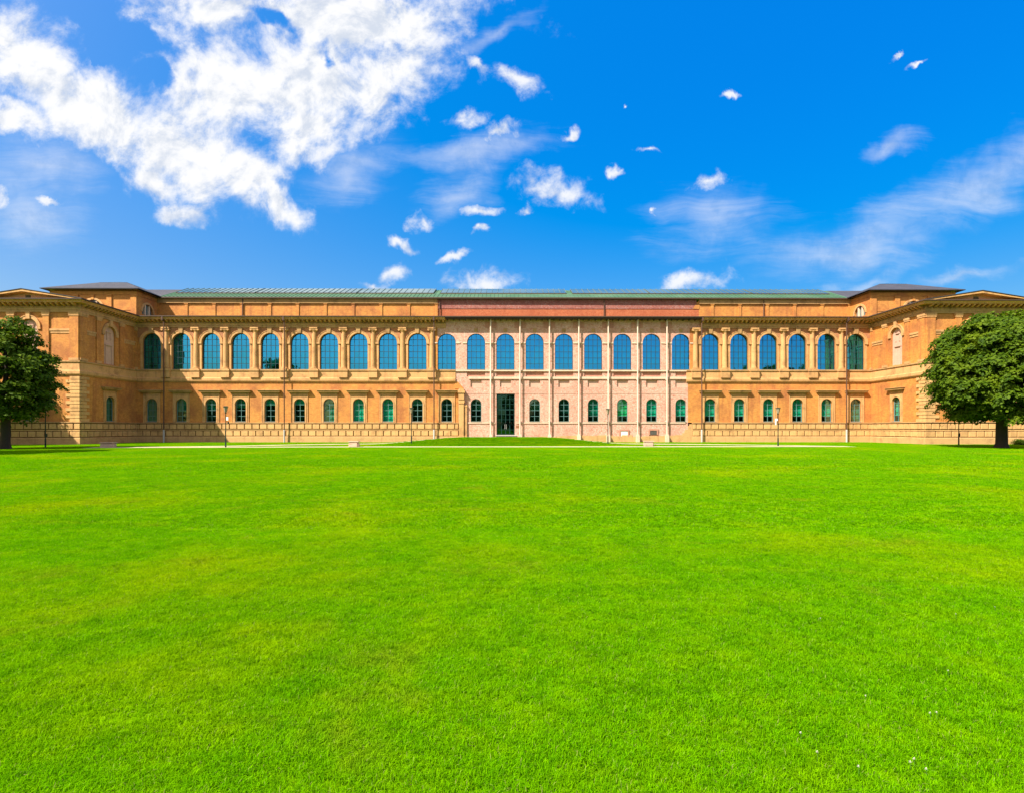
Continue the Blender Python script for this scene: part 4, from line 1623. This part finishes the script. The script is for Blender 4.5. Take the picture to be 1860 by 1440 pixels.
# ------------------------------------------------------------------ lamp posts
def lamp_post(h):
    root = empty('lamp_post')
    g = MB()
    g.lathe([(0.075, -0.1), (0.075, 0.9), (0.05, 1.0), (0.042, h - 0.72), (0.0, h - 0.72)], 10)
    g.build('pole', M['lamp_metal'], root, smooth=False)
    g = MB()
    g.lathe([(0.0, h - 0.80), (0.07, h - 0.78), (0.09, h - 0.70), (0.05, h - 0.66), (0.0, h - 0.66)], 10)
    g.build('collar', M['lamp_metal'], root)
    g = MB()
    g.lathe([(0.10, h - 0.66), (0.24, h - 0.08)], 8)
    lan = g.build('lantern', M['lamp_glass'], root)
    g = MB()
    for k in range(8):
        a = 2 * math.pi * k / 8
        ca, sa = math.cos(a), math.sin(a)
        g.add([(ca * .103 - sa * .008, sa * .103 + ca * .008, h - .66), (ca * .103 + sa * .008, sa * .103 - ca * .008, h - .66), (ca * .245 + sa * .008, sa * .245 - ca * .008, h - .08), (ca * .245 - sa * .008, sa * .245 + ca * .008, h - .08)], [(0, 1, 2, 3)])
    g.build('lantern_ribs', M['lamp_metal'], lan)
    g = MB()
    g.lathe([(0.0, h), (0.12, h - 0.01), (0.29, h - 0.06), (0.29, h - 0.085), (0.0, h - 0.085)], 12)
    g.build('cap', M['lamp_metal'], root)
    return root


lp0 = lamp_post(4.35)
LAMPS = [(410, 58.2, 'dark lamp post by the path, its sign sticking out to the right', 1),
         (747.3, 67.0, 'dark lamp post before the last ochre windows left of the door', 0),
         (1104.2, 69.0, 'dark lamp post beside a pale pipe right of the green door', 0),
         (1413.3, 62.5, 'dark lamp post by the path, its white sign pointing left', -1),
         (82.5, 58.0, 'dark lamp post standing beside the leafy tree at the left wing', 2),
         (1741.5, 64.5, 'dark lamp post reaching up into the round tree at the right wing', 2)]
for k, (x, d, lab, sg) in enumerate(LAMPS):
    o = lp0 if k == 0 else copy_tree(lp0)
    X, Y = at(x, d)
    o.location = (X, Y, gz(X, Y))
    o.rotation_euler = (0, 0, 0.4 * k)
    tag(o, lab, 'lamp post', 'lamp posts in front of the museum')
for o, (x, d, lab, sg) in zip([o for o in COL.objects if o.name.startswith('lamp_post')], LAMPS):
    if sg in (1, -1):
        o.rotation_euler = (0, 0, 0)
        g = MB()
        if sg == 1:
            g.box(0.05, 0.27, -0.02, 0.02, 2.85, 3.20, 0.004)
        else:
            g.box(-0.33, -0.05, -0.02, 0.02, 2.85, 3.10, 0.004)
            g.box(-0.33, -0.20, -0.02, 0.02, 2.40, 2.845, 0.004)
        g.build('white_sign', M['whitepanel'], o)
        g = MB()
        if sg == 1:
            g.box(0.04, 0.32, -0.03, 0.03, 2.66, 2.74)
            g.box(0.22, 0.34, -0.06, 0.06, 2.46, 2.66)
        else:
            g.box(-0.19, -0.04, -0.03, 0.03, 2.70, 2.76)
        g.build('bracket', M['lamp_metal'], o)
    if sg == 2:
        g = MB()
        g.box(-0.10, 0.10, -0.16, -0.05, 1.05, 1.45, 0.02)
        g.build('switch_box', M['lamp_metal'], o)


# ------------------------------------------------------------------ stone blocks on the lawn
def boulder(x, d, w, h, dp, seed, label):
    random.seed(seed)
    bm = bmesh.new()
    bmesh.ops.create_cube(bm, size=1.0)
    bmesh.ops.scale(bm, vec=(w, dp, h), verts=bm.verts)
    bmesh.ops.bevel(bm, geom=bm.edges[:], offset=0.09, segments=2, affect='EDGES')
    bmesh.ops.subdivide_edges(bm, edges=bm.edges[:], cuts=1, use_grid_fill=True)
    for v in bm.verts:
        v.co += Vector((random.gauss(0, 0.012), random.gauss(0, 0.012), random.gauss(0, 0.012)))
        if v.co.z > 0:
            v.co.x *= 0.95
    m_ = bpy.data.meshes.new('stone_block_seat')
    bm.to_mesh(m_)
    bm.free()
    m_.materials.append(M['boulder'])
    X, Y = at(x, d)
    o = link('stone_seat', m_, None, (X, Y, gz(X, Y) + h / 2 - 0.03))
    o.rotation_euler = (0, 0, random.uniform(-0.12, 0.12))
    tag(o, label, 'stone block', 'stone blocks along the path')
    # slab top
    g = MB()
    g.box(-w / 2 - 0.03, w / 2 + 0.03, -dp / 2 - 0.03, dp / 2 + 0.03, h / 2 + 0.002, h / 2 + 0.09)
    g.build('top_slab', M['boulder'], o)


boulder(643, 59.6, 1.05, 0.58, 0.8, 1, 'pinkish stone block by the path below the ochre facade')
boulder(1178, 62.0, 1.05, 0.56, 0.8, 2, 'pale stone block on the grass below the pink brick centre')
boulder(197, 58.6, 1.30, 0.48, 0.8, 3, 'greyish stone block lying in the shade near the left wing')


# ------------------------------------------------------------------ trees
def leaf_material(name, dark, mid, light):
    m = bpy.data.materials.new(name)
    m.use_nodes = True
    t = NT(m.node_tree)
    nodes = m.node_tree.nodes
    pr = nodes['Principled BSDF']
    out = nodes['Material Output']
    g = t.n('ShaderNodeNewGeometry')
    n = t.noise(g.outputs['Position'], 0.5, 3.0, 0.6)
    col = t.mix(t.ramp(g.outputs['Random Per Island'], 0.0, 1.0, 0, 1, False), dark, mid)
    col = t.mix(t.m('MULTIPLY', t.ramp(n, 0.45, 0.75), 0.7), col, light)
    t.link(col, pr.inputs['Base Color'])
    pr.inputs['Roughness'].default_value = 0.6
    pr.inputs['Specular IOR Level'].default_value = 0.12
    tl = t.n('ShaderNodeBsdfTranslucent')
    t.link(t.mix(1.0, col, (1.6, 1.7, 0.5), 'MULTIPLY'), tl.inputs['Color'])
    mx = t.n('ShaderNodeMixShader')
    mx.inputs[0].default_value = 0.30
    t.link(pr.outputs[0], mx.inputs[1])
    t.link(tl.outputs[0], mx.inputs[2])
    t.link(mx.outputs[0], out.inputs['Surface'])
    return m


M['leaf'] = leaf_material('chestnut_leaves', (0.028, 0.064, 0.002), (0.088, 0.145, 0.003), (0.15, 0.20, 0.004))
M['bark'] = material('bark', (0.05, 0.035, 0.025), 0.95, builder=stone_builder((0.06, 0.042, 0.030), (0.03, 0.022, 0.018), 0.6, 0.2))


def crown_points(seed, rx, ry, z0, z1, n_clump, n_leaf, ragged):
    """drooping leaf sprays spread unevenly through a dome, then leaves over each spray"""
    r_ = np.random.default_rng(seed)
    H = z1 - z0
    cl = []
    tries = 0
    while len(cl) < n_clump and tries < n_clump * 80:
        tries += 1
        a = r_.uniform(0, 2 * math.pi)
        h = r_.uniform(0.0, 1.0)
        prof = math.sqrt(max(0.0, 1 - ((h - 0.34) / 0.68) ** 2)) if h > 0.34 else (0.66 + 0.34 * math.sin(h / 0.34 * math.pi / 2))
        lump = 1 + ragged * (math.sin(3 * a + seed + 5 * h) * 0.55 + math.sin(7 * a - 2.1 * seed + 9 * h) * 0.40 + r_.normal(0, 0.35))
        rad = prof * lump * (r_.uniform(0.30, 1.0) ** 0.40)
        p = (rx * rad * math.cos(a), ry * rad * math.sin(a), z0 + H * h * (1 + 0.05 * math.sin(2 * a + seed)))
        # keep sprays apart so gaps stay open between them
        if any((p[0] - q[0]) ** 2 + (p[1] - q[1]) ** 2 + 2.2 * (p[2] - q[2]) ** 2 < (0.115 * (rx + 2.0)) ** 2 for q in cl):
            continue
        cl.append((p[0], p[1], p[2], a, prof))
    pos, nrm, size = [], [], []
    for (x, y, z, a, p) in cl:
        R0 = (0.55 + 0.95 * r_.uniform() ** 1.6) * (0.72 + 0.05 * rx)
        k = max(12, int(n_leaf * r_.uniform(0.75, 1.2) * (R0 / 1.0) ** 2))
        th = r_.uniform(0, 2 * math.pi, k)
        u = r_.uniform(-0.15, 1.0, k)
        rr = r_.uniform(0.25, 1.0, k) ** 0.5
        s = np.sqrt(np.clip(1 - u * u, 0, 1))
        lob = 1 + 0.28 * np.sin(3 * th + x * 3) + 0.22 * np.sin(5 * th + y * 4)
        d = np.stack([s * np.cos(th) * lob, s * np.sin(th) * lob, u], 1)
        out = np.array([math.cos(a), math.sin(a), 0.0])
        pc = np.array([x, y, z]) + d * rr[:, None] * np.array([R0, R0, R0 * 0.42])
        pc += r_.normal(0, 0.09, (k, 3))
        pc[:, 2] -= 0.42 * (s * rr * lob) ** 2 * R0
        nn = d * 0.75 + out * 0.30 + np.array([0, 0, 0.50]) + r_.normal(0, 0.38, (k, 3))
        nn /= np.linalg.norm(nn, axis=1)[:, None]
        pos.append(pc)
        nrm.append(nn)
        size.append(r_.uniform(0.10, 0.22, k))
    return np.concatenate(pos), np.concatenate(nrm), np.concatenate(size), cl


def leaf_mesh(name, pos, nrm, size, mat, seed=0, aspect=0.62):
    r_ = np.random.default_rng(seed + 99)
    n = len(pos)
    ref = r_.normal(0, 1, (n, 3))
    t1 = np.cross(nrm, ref)
    t1 /= np.linalg.norm(t1, axis=1)[:, None] + 1e-9
    t2 = np.cross(nrm, t1)
    L = size[:, None]
    v0 = pos - t1 * L
    v1 = pos + t2 * L * aspect + nrm * L * 0.18
    v2 = pos + t1 * L
    v3 = pos - t2 * L * aspect + nrm * L * 0.18
    V = np.stack([v0, v1, v2, v3], 1).reshape(-1, 3)
    me_ = bpy.data.meshes.new(name)
    me_.vertices.add(len(V))
    me_.vertices.foreach_set('co', V.ravel().astype(np.float32))
    # two triangles folded along the midrib
    base = np.arange(n) * 4
    tri = np.stack([base, base + 1, base + 2, base, base + 2, base + 3], 1).reshape(-1)
    me_.loops.add(len(tri))
    me_.loops.foreach_set('vertex_index', tri.astype(np.int32))
    nf = len(tri) // 3
    me_.polygons.add(nf)
    me_.polygons.foreach_set('loop_start', (np.arange(nf) * 3).astype(np.int32))
    me_.polygons.foreach_set('loop_total', np.full(nf, 3, np.int32))
    me_.update(calc_edges=True)
    me_.materials.append(mat)
    return me_


def limb(mb, pts, radii, n=8):
    rings = []
    for i, p in enumerate(pts):
        a = Vector(pts[max(i - 1, 0)])
        b = Vector(pts[min(i + 1, len(pts) - 1)])
        d = (b - a).normalized()
        t1 = d.cross(Vector((0.31, 0.95, 0.05))).normalized()
        t2 = d.cross(t1)
        rings.append([tuple(Vector(p) + (t1 * math.cos(2 * math.pi * k / n) + t2 * math.sin(2 * math.pi * k / n)) * radii[i]) for k in range(n)])
    vs = [v for r_ in rings for v in r_]
    fs = []
    for i in range(len(pts) - 1):
        for k in range(n):
            fs.append((i * n + k, i * n + (k + 1) % n, (i + 1) * n + (k + 1) % n, (i + 1) * n + k))
    mb.add(vs, fs)


def make_tree(seed, height, rx, z0, trunk_r, n_clump, n_leaf, ragged, name='chestnut_tree'):
    pos, nrm, size, cl = crown_points(seed, rx, rx, z0, height, n_clump, n_leaf, ragged)
    cm = leaf_mesh('crown', pos, nrm, size, M['leaf'], seed)
    random.seed(seed)
    mb = MB()
    fork = z0 + (height - z0) * 0.12
    limb(mb, [(0, 0, -0.3), (0, 0, 0.0), (0.02, 0, 0.5), (0.05, 0.02, fork * 0.6), (0.0, 0.05, fork)], [trunk_r * 1.7, trunk_r * 1.45, trunk_r * 1.08, trunk_r, trunk_r * 0.95], 12)
    for k in range(11):
        tgt = random.choice(cl)
        x, y, z = tgt[0] * 0.92, tgt[1] * 0.92, max(tgt[2], fork + 0.8)
        s = Vector((0, 0.03, fork - 0.25))
        e = Vector((x, y, z))
        m1 = s.lerp(e, 0.35) + Vector((random.uniform(-.3, .3), random.uniform(-.3, .3), 0.7))
        m2 = s.lerp(e, 0.7) + Vector((random.uniform(-.3, .3), random.uniform(-.3, .3), 0.4))
        limb(mb, [tuple(s), tuple(m1), tuple(m2), tuple(e)], [trunk_r * 0.55, trunk_r * 0.34, trunk_r * 0.2, 0.03], 7)
    limb(mb, [(0, 0.05, fork - 0.1), (0.1, 0, fork + (height - fork) * 0.45), (0.0, 0.1, height - 0.8)], [trunk_r * 0.9, trunk_r * 0.45, 0.04], 8)
    root = empty(name)
    link('crown', cm, root)
    mb.build('trunk', M['bark'], root, smooth=True)
    return root


t_right = make_tree(21, 13.2, 5.7, 3.2, 0.47, 420, 260, 0.12)
X, Y = at(1819, 56.5)
t_right.location = (X, Y, gz(X, Y))
tag(t_right, 'big round leafy tree in front of the right wing', 'tree', 'trees on the lawn')
t_left = make_tree(33, 12.0, 3.85, 3.3, 0.38, 230, 190, 0.22)
X, Y = at(9, 53.7)
t_left.location = (X, Y, gz(X, Y))
tag(t_left, 'darker loose-crowned tree at the photo edge before the left wing', 'tree', 'trees on the lawn')
# the tree beyond the left edge whose shade crosses the far lawn
t_off = copy_tree(t_left)
t_off.location = (-47.8, -39.0, 0)
t_off.scale = (1.12, 1.12, 1.30)
t_off.rotation_euler = (0, 0, 2.0)
tag(t_off, 'tree left of the photo whose shade falls on the far lawn', 'tree', 'trees on the lawn')

t_off = copy_tree(t_left)
t_off.location = (-63.8, -16.8, 0)
t_off.scale = (1.0, 1.0, 1.12)
t_off.rotation_euler = (0, 0, 4.0)
tag(t_off, 'tree left of the photo shading the foot of the left wing', 'tree', 'trees on the lawn')

# row of trees across the street behind the viewer, seen mirrored in the windows
random.seed(17)
MIR = 'tree in the row behind the viewer, mirrored in the museum windows'
for k in range(17):
    src = (t_left, t_right)[k % 2]
    o = copy_tree(src)
    hs_k = random.uniform(0.92, 1.12) * (1.22 if k % 2 == 0 else 1.05)
    o.location = (-112 + 14 * k + random.uniform(-2, 2), -104 + random.uniform(-4, 3), -1.2)
    o.scale = (1.35, 1.1, hs_k)
    o.rotation_euler = (0, 0, random.uniform(0, 6))
    tag(o, MIR, 'tree', 'mirrored tree row')
o = copy_tree(t_left)
o.location = (-70.5, -86, 0)
o.scale = (0.75, 0.75, 1.85)
tag(o, 'slim tall tree behind the viewer, mirrored in one left gallery window', 'tree', 'mirrored tree row')
for k, (x, h) in enumerate(((70, 1.62), (79, 1.70), (88, 1.62), (97, 1.72))):
    o = copy_tree(t_left)
    o.location = (x, -96, 0)
    o.scale = (1.1, 1.1, h)
    o.rotation_euler = (0, 0, k * 1.3)
    tag(o, 'taller tree behind the viewer, mirrored low in the right gallery windows', 'tree', 'mirrored tall trees')

# low shrub at the foot of the right wing
pos, nrm, size, cl = crown_points(5, 0.85, 0.55, 0.0, 0.9, 26, 110, 0.25)
pos = pos * np.array([0.75, 0.7, 0.62])
sm_ = leaf_mesh('foliage', pos, nrm, size * 0.45, M['leaf'], 5)
sh = empty('shrub')
link('foliage', sm_, sh)
g = MB()
for k in range(6):
    a = k * 1.05
    limb(g, [(0, 0, -0.1), (0.25 * math.cos(a), 0.2 * math.sin(a), 0.25), (0.5 * math.cos(a), 0.35 * math.sin(a), 0.5)], [0.025, 0.018, 0.006], 5)
g.build('stem', M['bark'], sh)
X, Y = at(1853, 66.5)
sh.location = (X, Y, 0)
tag(sh, 'low grey-green shrub at the foot of the right wing', 'shrub')


# ------------------------------------------------------------------ grass
def grass_material():
    m = bpy.data.materials.new('grass_blades')
    m.use_nodes = True
    t = NT(m.node_tree)
    nodes = m.node_tree.nodes
    pr = nodes['Principled BSDF']
    out = nodes['Material Output']
    g = t.n('ShaderNodeNewGeometry')
    pos = g.outputs['Position']
    n1 = t.noise(pos, 0.16, 5.0, 0.6)
    n2 = t.noise(pos, 1.3, 5.0, 0.65)
    n4 = t.noise(t.vm('ADD', pos, (40, 11, 0)), 0.55, 4.0, 0.6)
    rnd = g.outputs['Random Per Island']
    tip = t.n('ShaderNodeAttribute', attribute_name='tip')
    col = t.mix(rnd, (0.09, 0.31, 0.001), (0.235, 0.53, 0.001))
    col = t.mix(t.m('MULTIPLY', t.ramp(n2, 0.42, 0.68), 0.55), col, (0.29, 0.52, 0.001))
    col = t.mix(t.m('MULTIPLY', t.ramp(n1, 0.47, 0.70), 0.65), col, (0.42, 0.52, 0.002))
    col = t.mix(t.m('MULTIPLY', t.ramp(n4, 0.56, 0.74), 0.38), col, (0.42, 0.36, 0.015))
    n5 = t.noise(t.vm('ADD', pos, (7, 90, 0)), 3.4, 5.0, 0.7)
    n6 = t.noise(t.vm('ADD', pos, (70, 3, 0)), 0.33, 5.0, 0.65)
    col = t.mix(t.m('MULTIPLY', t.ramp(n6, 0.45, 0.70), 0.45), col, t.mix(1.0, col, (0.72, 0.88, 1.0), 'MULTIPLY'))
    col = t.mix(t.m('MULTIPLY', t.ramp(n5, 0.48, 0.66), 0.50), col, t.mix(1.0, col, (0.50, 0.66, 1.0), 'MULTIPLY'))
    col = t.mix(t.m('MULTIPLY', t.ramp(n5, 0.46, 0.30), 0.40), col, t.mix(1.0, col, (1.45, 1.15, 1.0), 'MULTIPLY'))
    dry = t.ramp(rnd, 0.98, 0.985)
    col = t.mix(t.m('MULTIPLY', dry, 0.8), col, (0.42, 0.36, 0.10))
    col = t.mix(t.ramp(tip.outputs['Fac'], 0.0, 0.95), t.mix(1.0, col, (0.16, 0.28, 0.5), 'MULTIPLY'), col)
    t.link(col, pr.inputs['Base Color'])
    pr.inputs['Roughness'].default_value = 0.6
    pr.inputs['Specular IOR Level'].default_value = 0.0
    tl = t.n('ShaderNodeBsdfTranslucent')
    t.link(t.mix(1.0, col, (1.25, 1.25, 0.6), 'MULTIPLY'), tl.inputs['Color'])
    mx = t.n('ShaderNodeMixShader')
    mx.inputs[0].default_value = 0.35
    t.link(pr.outputs[0], mx.inputs[1])
    t.link(tl.outputs[0], mx.inputs[2])
    t.link(mx.outputs[0], out.inputs['Surface'])
    return m


M['grass'] = grass_material()


def blade_patch(seed, size, n, h0, h1, w, clump):
    """bent blades over a square patch: verts, tris"""
    r_ = np.random.default_rng(seed)
    ra, rr_ = r_.uniform(0, 2 * math.pi, n), size / 2 * np.sqrt(r_.uniform(0, 1, n))
    p = np.stack([np.cos(ra) * rr_, np.sin(ra) * rr_], 1)
    # gather into small tufts
    nc = max(4, int(n / clump))
    ra, rr_ = r_.uniform(0, 2 * math.pi, nc), size / 2 * np.sqrt(r_.uniform(0, 1, nc))
    c = np.stack([np.cos(ra) * rr_, np.sin(ra) * rr_], 1)
    which = r_.integers(0, nc, n)
    mixf = r_.uniform(0, 1, n)[:, None] < 0.55
    p = np.where(mixf, c[which] + r_.normal(0, 0.018, (n, 2)), p)
    lean_c = r_.uniform(0, 2 * math.pi, nc)
    a = np.where(mixf[:, 0], lean_c[which] + r_.normal(0, 0.7, n), r_.uniform(0, 2 * math.pi, n))
    h = r_.uniform(h0, h1, n)
    lean = r_.uniform(0.25, 1.45, n) * h
    ww = w * r_.uniform(0.6, 1.2, n)
    d = np.stack([np.cos(a), np.sin(a)], 1)
    q = np.stack([-np.sin(a), np.cos(a)], 1)
    z0 = np.full(n, -0.01)
    b0 = np.concatenate([p - q * ww[:, None] / 2, z0[:, None]], 1)
    b1 = np.concatenate([p + q * ww[:, None] / 2, z0[:, None]], 1)
    mpt = p + d * (lean * 0.35)[:, None]
    m0 = np.concatenate([mpt - q * ww[:, None] * 0.42, (h * 0.62)[:, None]], 1)
    m1 = np.concatenate([mpt + q * ww[:, None] * 0.42, (h * 0.62)[:, None]], 1)
    tp = np.concatenate([p + d * lean[:, None], h[:, None] * (1 - 0.22 * (lean / h)[:, None] ** 2)], 1)
    V = np.stack([b0, b1, m0, m1, tp], 1).reshape(-1, 3)
    base = np.arange(n) * 5
    T = np.stack([base, base + 1, base + 3, base, base + 3, base + 2, base + 2, base + 3, base + 4], 1).reshape(-1, 3)
    return V, T


def lawn():
    variants = []
    for k in range(4):
        variants.append(blade_patch(100 + k, 0.84, 3600, 0.018, 0.046, 0.0036, 14))
    for k in range(3):
        variants.append(blade_patch(200 + k, 1.6, 3600, 0.018, 0.048, 0.0075, 14))
    for k in range(3):
        variants.append(blade_patch(300 + k, 3.1, 3800, 0.02, 0.055, 0.016, 12))
    Vs, Ts, vid, off = [], [], [], 0
    for k, (V, T) in enumerate(variants):
        Vs.append(V)
        Ts.append(T + off)
        vid.append(np.full(len(V), k))
        off += len(V)
    pts, pv, prot, psc = [], [], [], []
    r_ = np.random.default_rng(4)
    pa = np.array(PATHS)

    def zone(d0, d1, step, vlist, margin):
        y = CAM.y + d0
        while y < CAM.y + d1:
            d = y - CAM.y
            hw = (d + step) * 0.945 + margin
            n = int(2 * hw / step) + 1
            for i in range(n):
                x = CAM.x - hw + (i + r_.uniform(-.35, .35)) * step
                yy = y + r_.uniform(-.35, .35) * step
                pts.append((x, yy))
                pv.append(vlist[r_.integers(0, len(vlist))])
                prot.append(r_.uniform(0, 2 * math.pi))
                psc.append(r_.uniform(0.75, 1.3))
            y += step
    zone(2.0, 11.0, 0.38, (0, 1, 2, 3), 1.6)
    zone(10.4, 26.0, 0.76, (4, 5, 6), 2.0)
    zone(25.0, 52.0, 1.5, (7, 8, 9), 2.0)
    zone(51.0, 79.0, 0.72, (4, 5, 6), 2.0)
    pts_a = np.array(pts)
    keep = np.ones(len(pts_a), bool)
    rad = np.where(np.array(pv) >= 7, 1.5, np.where(np.array(pv) >= 4, 0.8, 0.4))
    for (x, y, w) in PATHS:
        keep &= np.hypot(pts_a[:, 0] - x, (pts_a[:, 1] - y)) > w + rad * 0.35
    # stay off the building
    keep &= pts_a[:, 1] < -1.2
    inw = (np.abs(pts_a[:, 0]) > XI - 1.2) & (pts_a[:, 1] > YF - 1.2)
    keep &= ~inw
    pts_a, pv_a, prot_a, psc_a = pts_a[keep], np.array(pv)[keep], np.array(prot)[keep], np.array(psc)[keep]
    pz = terrain(pts_a[:, 0], pts_a[:, 1])
    PV = np.column_stack([pts_a, pz])
    V = np.concatenate(Vs + [PV])
    T = np.concatenate(Ts)
    me_ = bpy.data.meshes.new('lawn_grass')
    me_.vertices.add(len(V))
    me_.vertices.foreach_set('co', V.ravel().astype(np.float32))
    me_.loops.add(T.size)
    me_.loops.foreach_set('vertex_index', T.ravel().astype(np.int32))
    me_.polygons.add(len(T))
    me_.polygons.foreach_set('loop_start', (np.arange(len(T)) * 3).astype(np.int32))
    me_.polygons.foreach_set('loop_total', np.full(len(T), 3, np.int32))
    me_.update(calc_edges=True)
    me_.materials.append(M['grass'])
    nb = off
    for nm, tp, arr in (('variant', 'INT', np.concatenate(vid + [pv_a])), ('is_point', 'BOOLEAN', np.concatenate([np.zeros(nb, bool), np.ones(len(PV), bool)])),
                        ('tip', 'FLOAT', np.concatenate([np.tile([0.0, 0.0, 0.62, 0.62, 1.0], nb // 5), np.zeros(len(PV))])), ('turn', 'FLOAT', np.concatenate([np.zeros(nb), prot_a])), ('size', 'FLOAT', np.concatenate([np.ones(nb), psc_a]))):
        at_ = me_.attributes.new(nm, tp, 'POINT')
        at_.data.foreach_set('value', arr.astype({'INT': np.int32, 'BOOLEAN': bool, 'FLOAT': np.float32}[tp]))
    o = link('lawn_grass', me_)
    tag(o, 'short mown green lawn filling the foreground', 'grass', kind='stuff')
    ng = bpy.data.node_groups.new('lawn_scatter', 'GeometryNodeTree')
    ng.interface.new_socket('Geometry', in_out='INPUT', socket_type='NodeSocketGeometry')
    ng.interface.new_socket('Geometry', in_out='OUTPUT', socket_type='NodeSocketGeometry')
    N, Lk = ng.nodes, ng.links
    gi, go_ = N.new('NodeGroupInput'), N.new('NodeGroupOutput')

    def named(nm, tp):
        q = N.new('GeometryNodeInputNamedAttribute')
        q.data_type = tp
        q.inputs['Name'].default_value = nm
        return q.outputs[0]

    sp_ = N.new('GeometryNodeSeparateGeometry')
    sp_.domain = 'POINT'
    Lk.new(gi.outputs[0], sp_.inputs['Geometry'])
    Lk.new(named('is_point', 'BOOLEAN'), sp_.inputs['Selection'])
    join = N.new('GeometryNodeJoinGeometry')
    for k in range(len(variants)):
        cmp_ = N.new('FunctionNodeCompare')
        cmp_.data_type = 'INT'
        cmp_.operation = 'EQUAL'
        Lk.new(named('variant', 'INT'), cmp_.inputs[2])
        cmp_.inputs[3].default_value = k
        s2 = N.new('GeometryNodeSeparateGeometry')
        s2.domain = 'POINT'
        Lk.new(sp_.outputs['Inverted'], s2.inputs['Geometry'])
        Lk.new(cmp_.outputs[0], s2.inputs['Selection'])
        iop = N.new('GeometryNodeInstanceOnPoints')
        Lk.new(sp_.outputs['Selection'], iop.inputs['Points'])
        Lk.new(cmp_.outputs[0], iop.inputs['Selection'])
        Lk.new(s2.outputs['Selection'], iop.inputs['Instance'])
        cx = N.new('ShaderNodeCombineXYZ')
        Lk.new(named('turn', 'FLOAT'), cx.inputs[2])
        er = N.new('FunctionNodeEulerToRotation')
        Lk.new(cx.outputs[0], er.inputs[0])
        Lk.new(er.outputs[0], iop.inputs['Rotation'])
        sx = N.new('ShaderNodeCombineXYZ')
        sx.inputs[0].default_value = 1.0
        sx.inputs[1].default_value = 1.0
        Lk.new(named('size', 'FLOAT'), sx.inputs[2])
        Lk.new(sx.outputs[0], iop.inputs['Scale'])
        Lk.new(iop.outputs[0], join.inputs[0])
    Lk.new(join.outputs[0], go_.inputs[0])
    md = o.modifiers.new('lawn_scatter', 'NODES')
    md.node_group = ng
    print('LAWN', len(PV), 'patches', len(T), 'tris')


lawn()

# ------------------------------------------------------------------ clover flowers in the foreground
M['petal'] = material('white_clover', (0.72, 0.68, 0.58), 0.8, builder=stone_builder((0.74, 0.70, 0.60), (0.6, 0.5, 0.38), 0.4, 0.1))
M['stalk'] = material('clover_stalk', (0.08, 0.18, 0.02), 0.8, builder=stone_builder((0.08, 0.18, 0.02), (0.05, 0.12, 0.01), 0.4, 0.1))
fh = MB()
rr = np.random.default_rng(2)
for k in range(34):
    u = rr.uniform(-0.5, 1)
    a = rr.uniform(0, 2 * math.pi)
    s = math.sqrt(1 - u * u)
    d = Vector((s * math.cos(a), s * math.sin(a), u))
    t1 = d.cross(Vector((0.3, 0.2, 0.9))).normalized()
    c = Vector((0, 0, 0.062))
    fh.add([tuple(c + t1 * 0.003), tuple(c - t1 * 0.003), tuple(c + d * 0.010)], [(0, 1, 2)])
fh_me = bpy.data.meshes.new('flower_head')
fh_me.from_pydata(fh.v, [], fh.f)
fh_me.materials.append(M['petal'])
st = MB()
limb(st, [(0, 0, -0.01), (0.004, 0, 0.03), (0, 0, 0.062)], [0.0016, 0.0014, 0.0012], 5)
st_me = bpy.data.meshes.new('stalk')
st_me.from_pydata(st.v, [], st.f)
st_me.materials.append(M['stalk'])
for (x, y) in ((1490, 1127), (1736, 1119), (1807, 1106), (1722, 1225), (1572, 1272), (1689, 1304), (1701, 1303), (1454, 1341), (1484, 1377), (1559, 1404), (1653, 1396), (1660, 1390), (1682, 1409)):
    X, Y = ground_at(x, y + 6)
    o = empty('clover_flower', (X, Y, gz(X, Y)))
    link('flower_head', fh_me, o)
    link('stalk', st_me, o)
    tag(o, 'small white clover flower in the grass at the lower right', 'flower', 'clover flowers in the lawn')
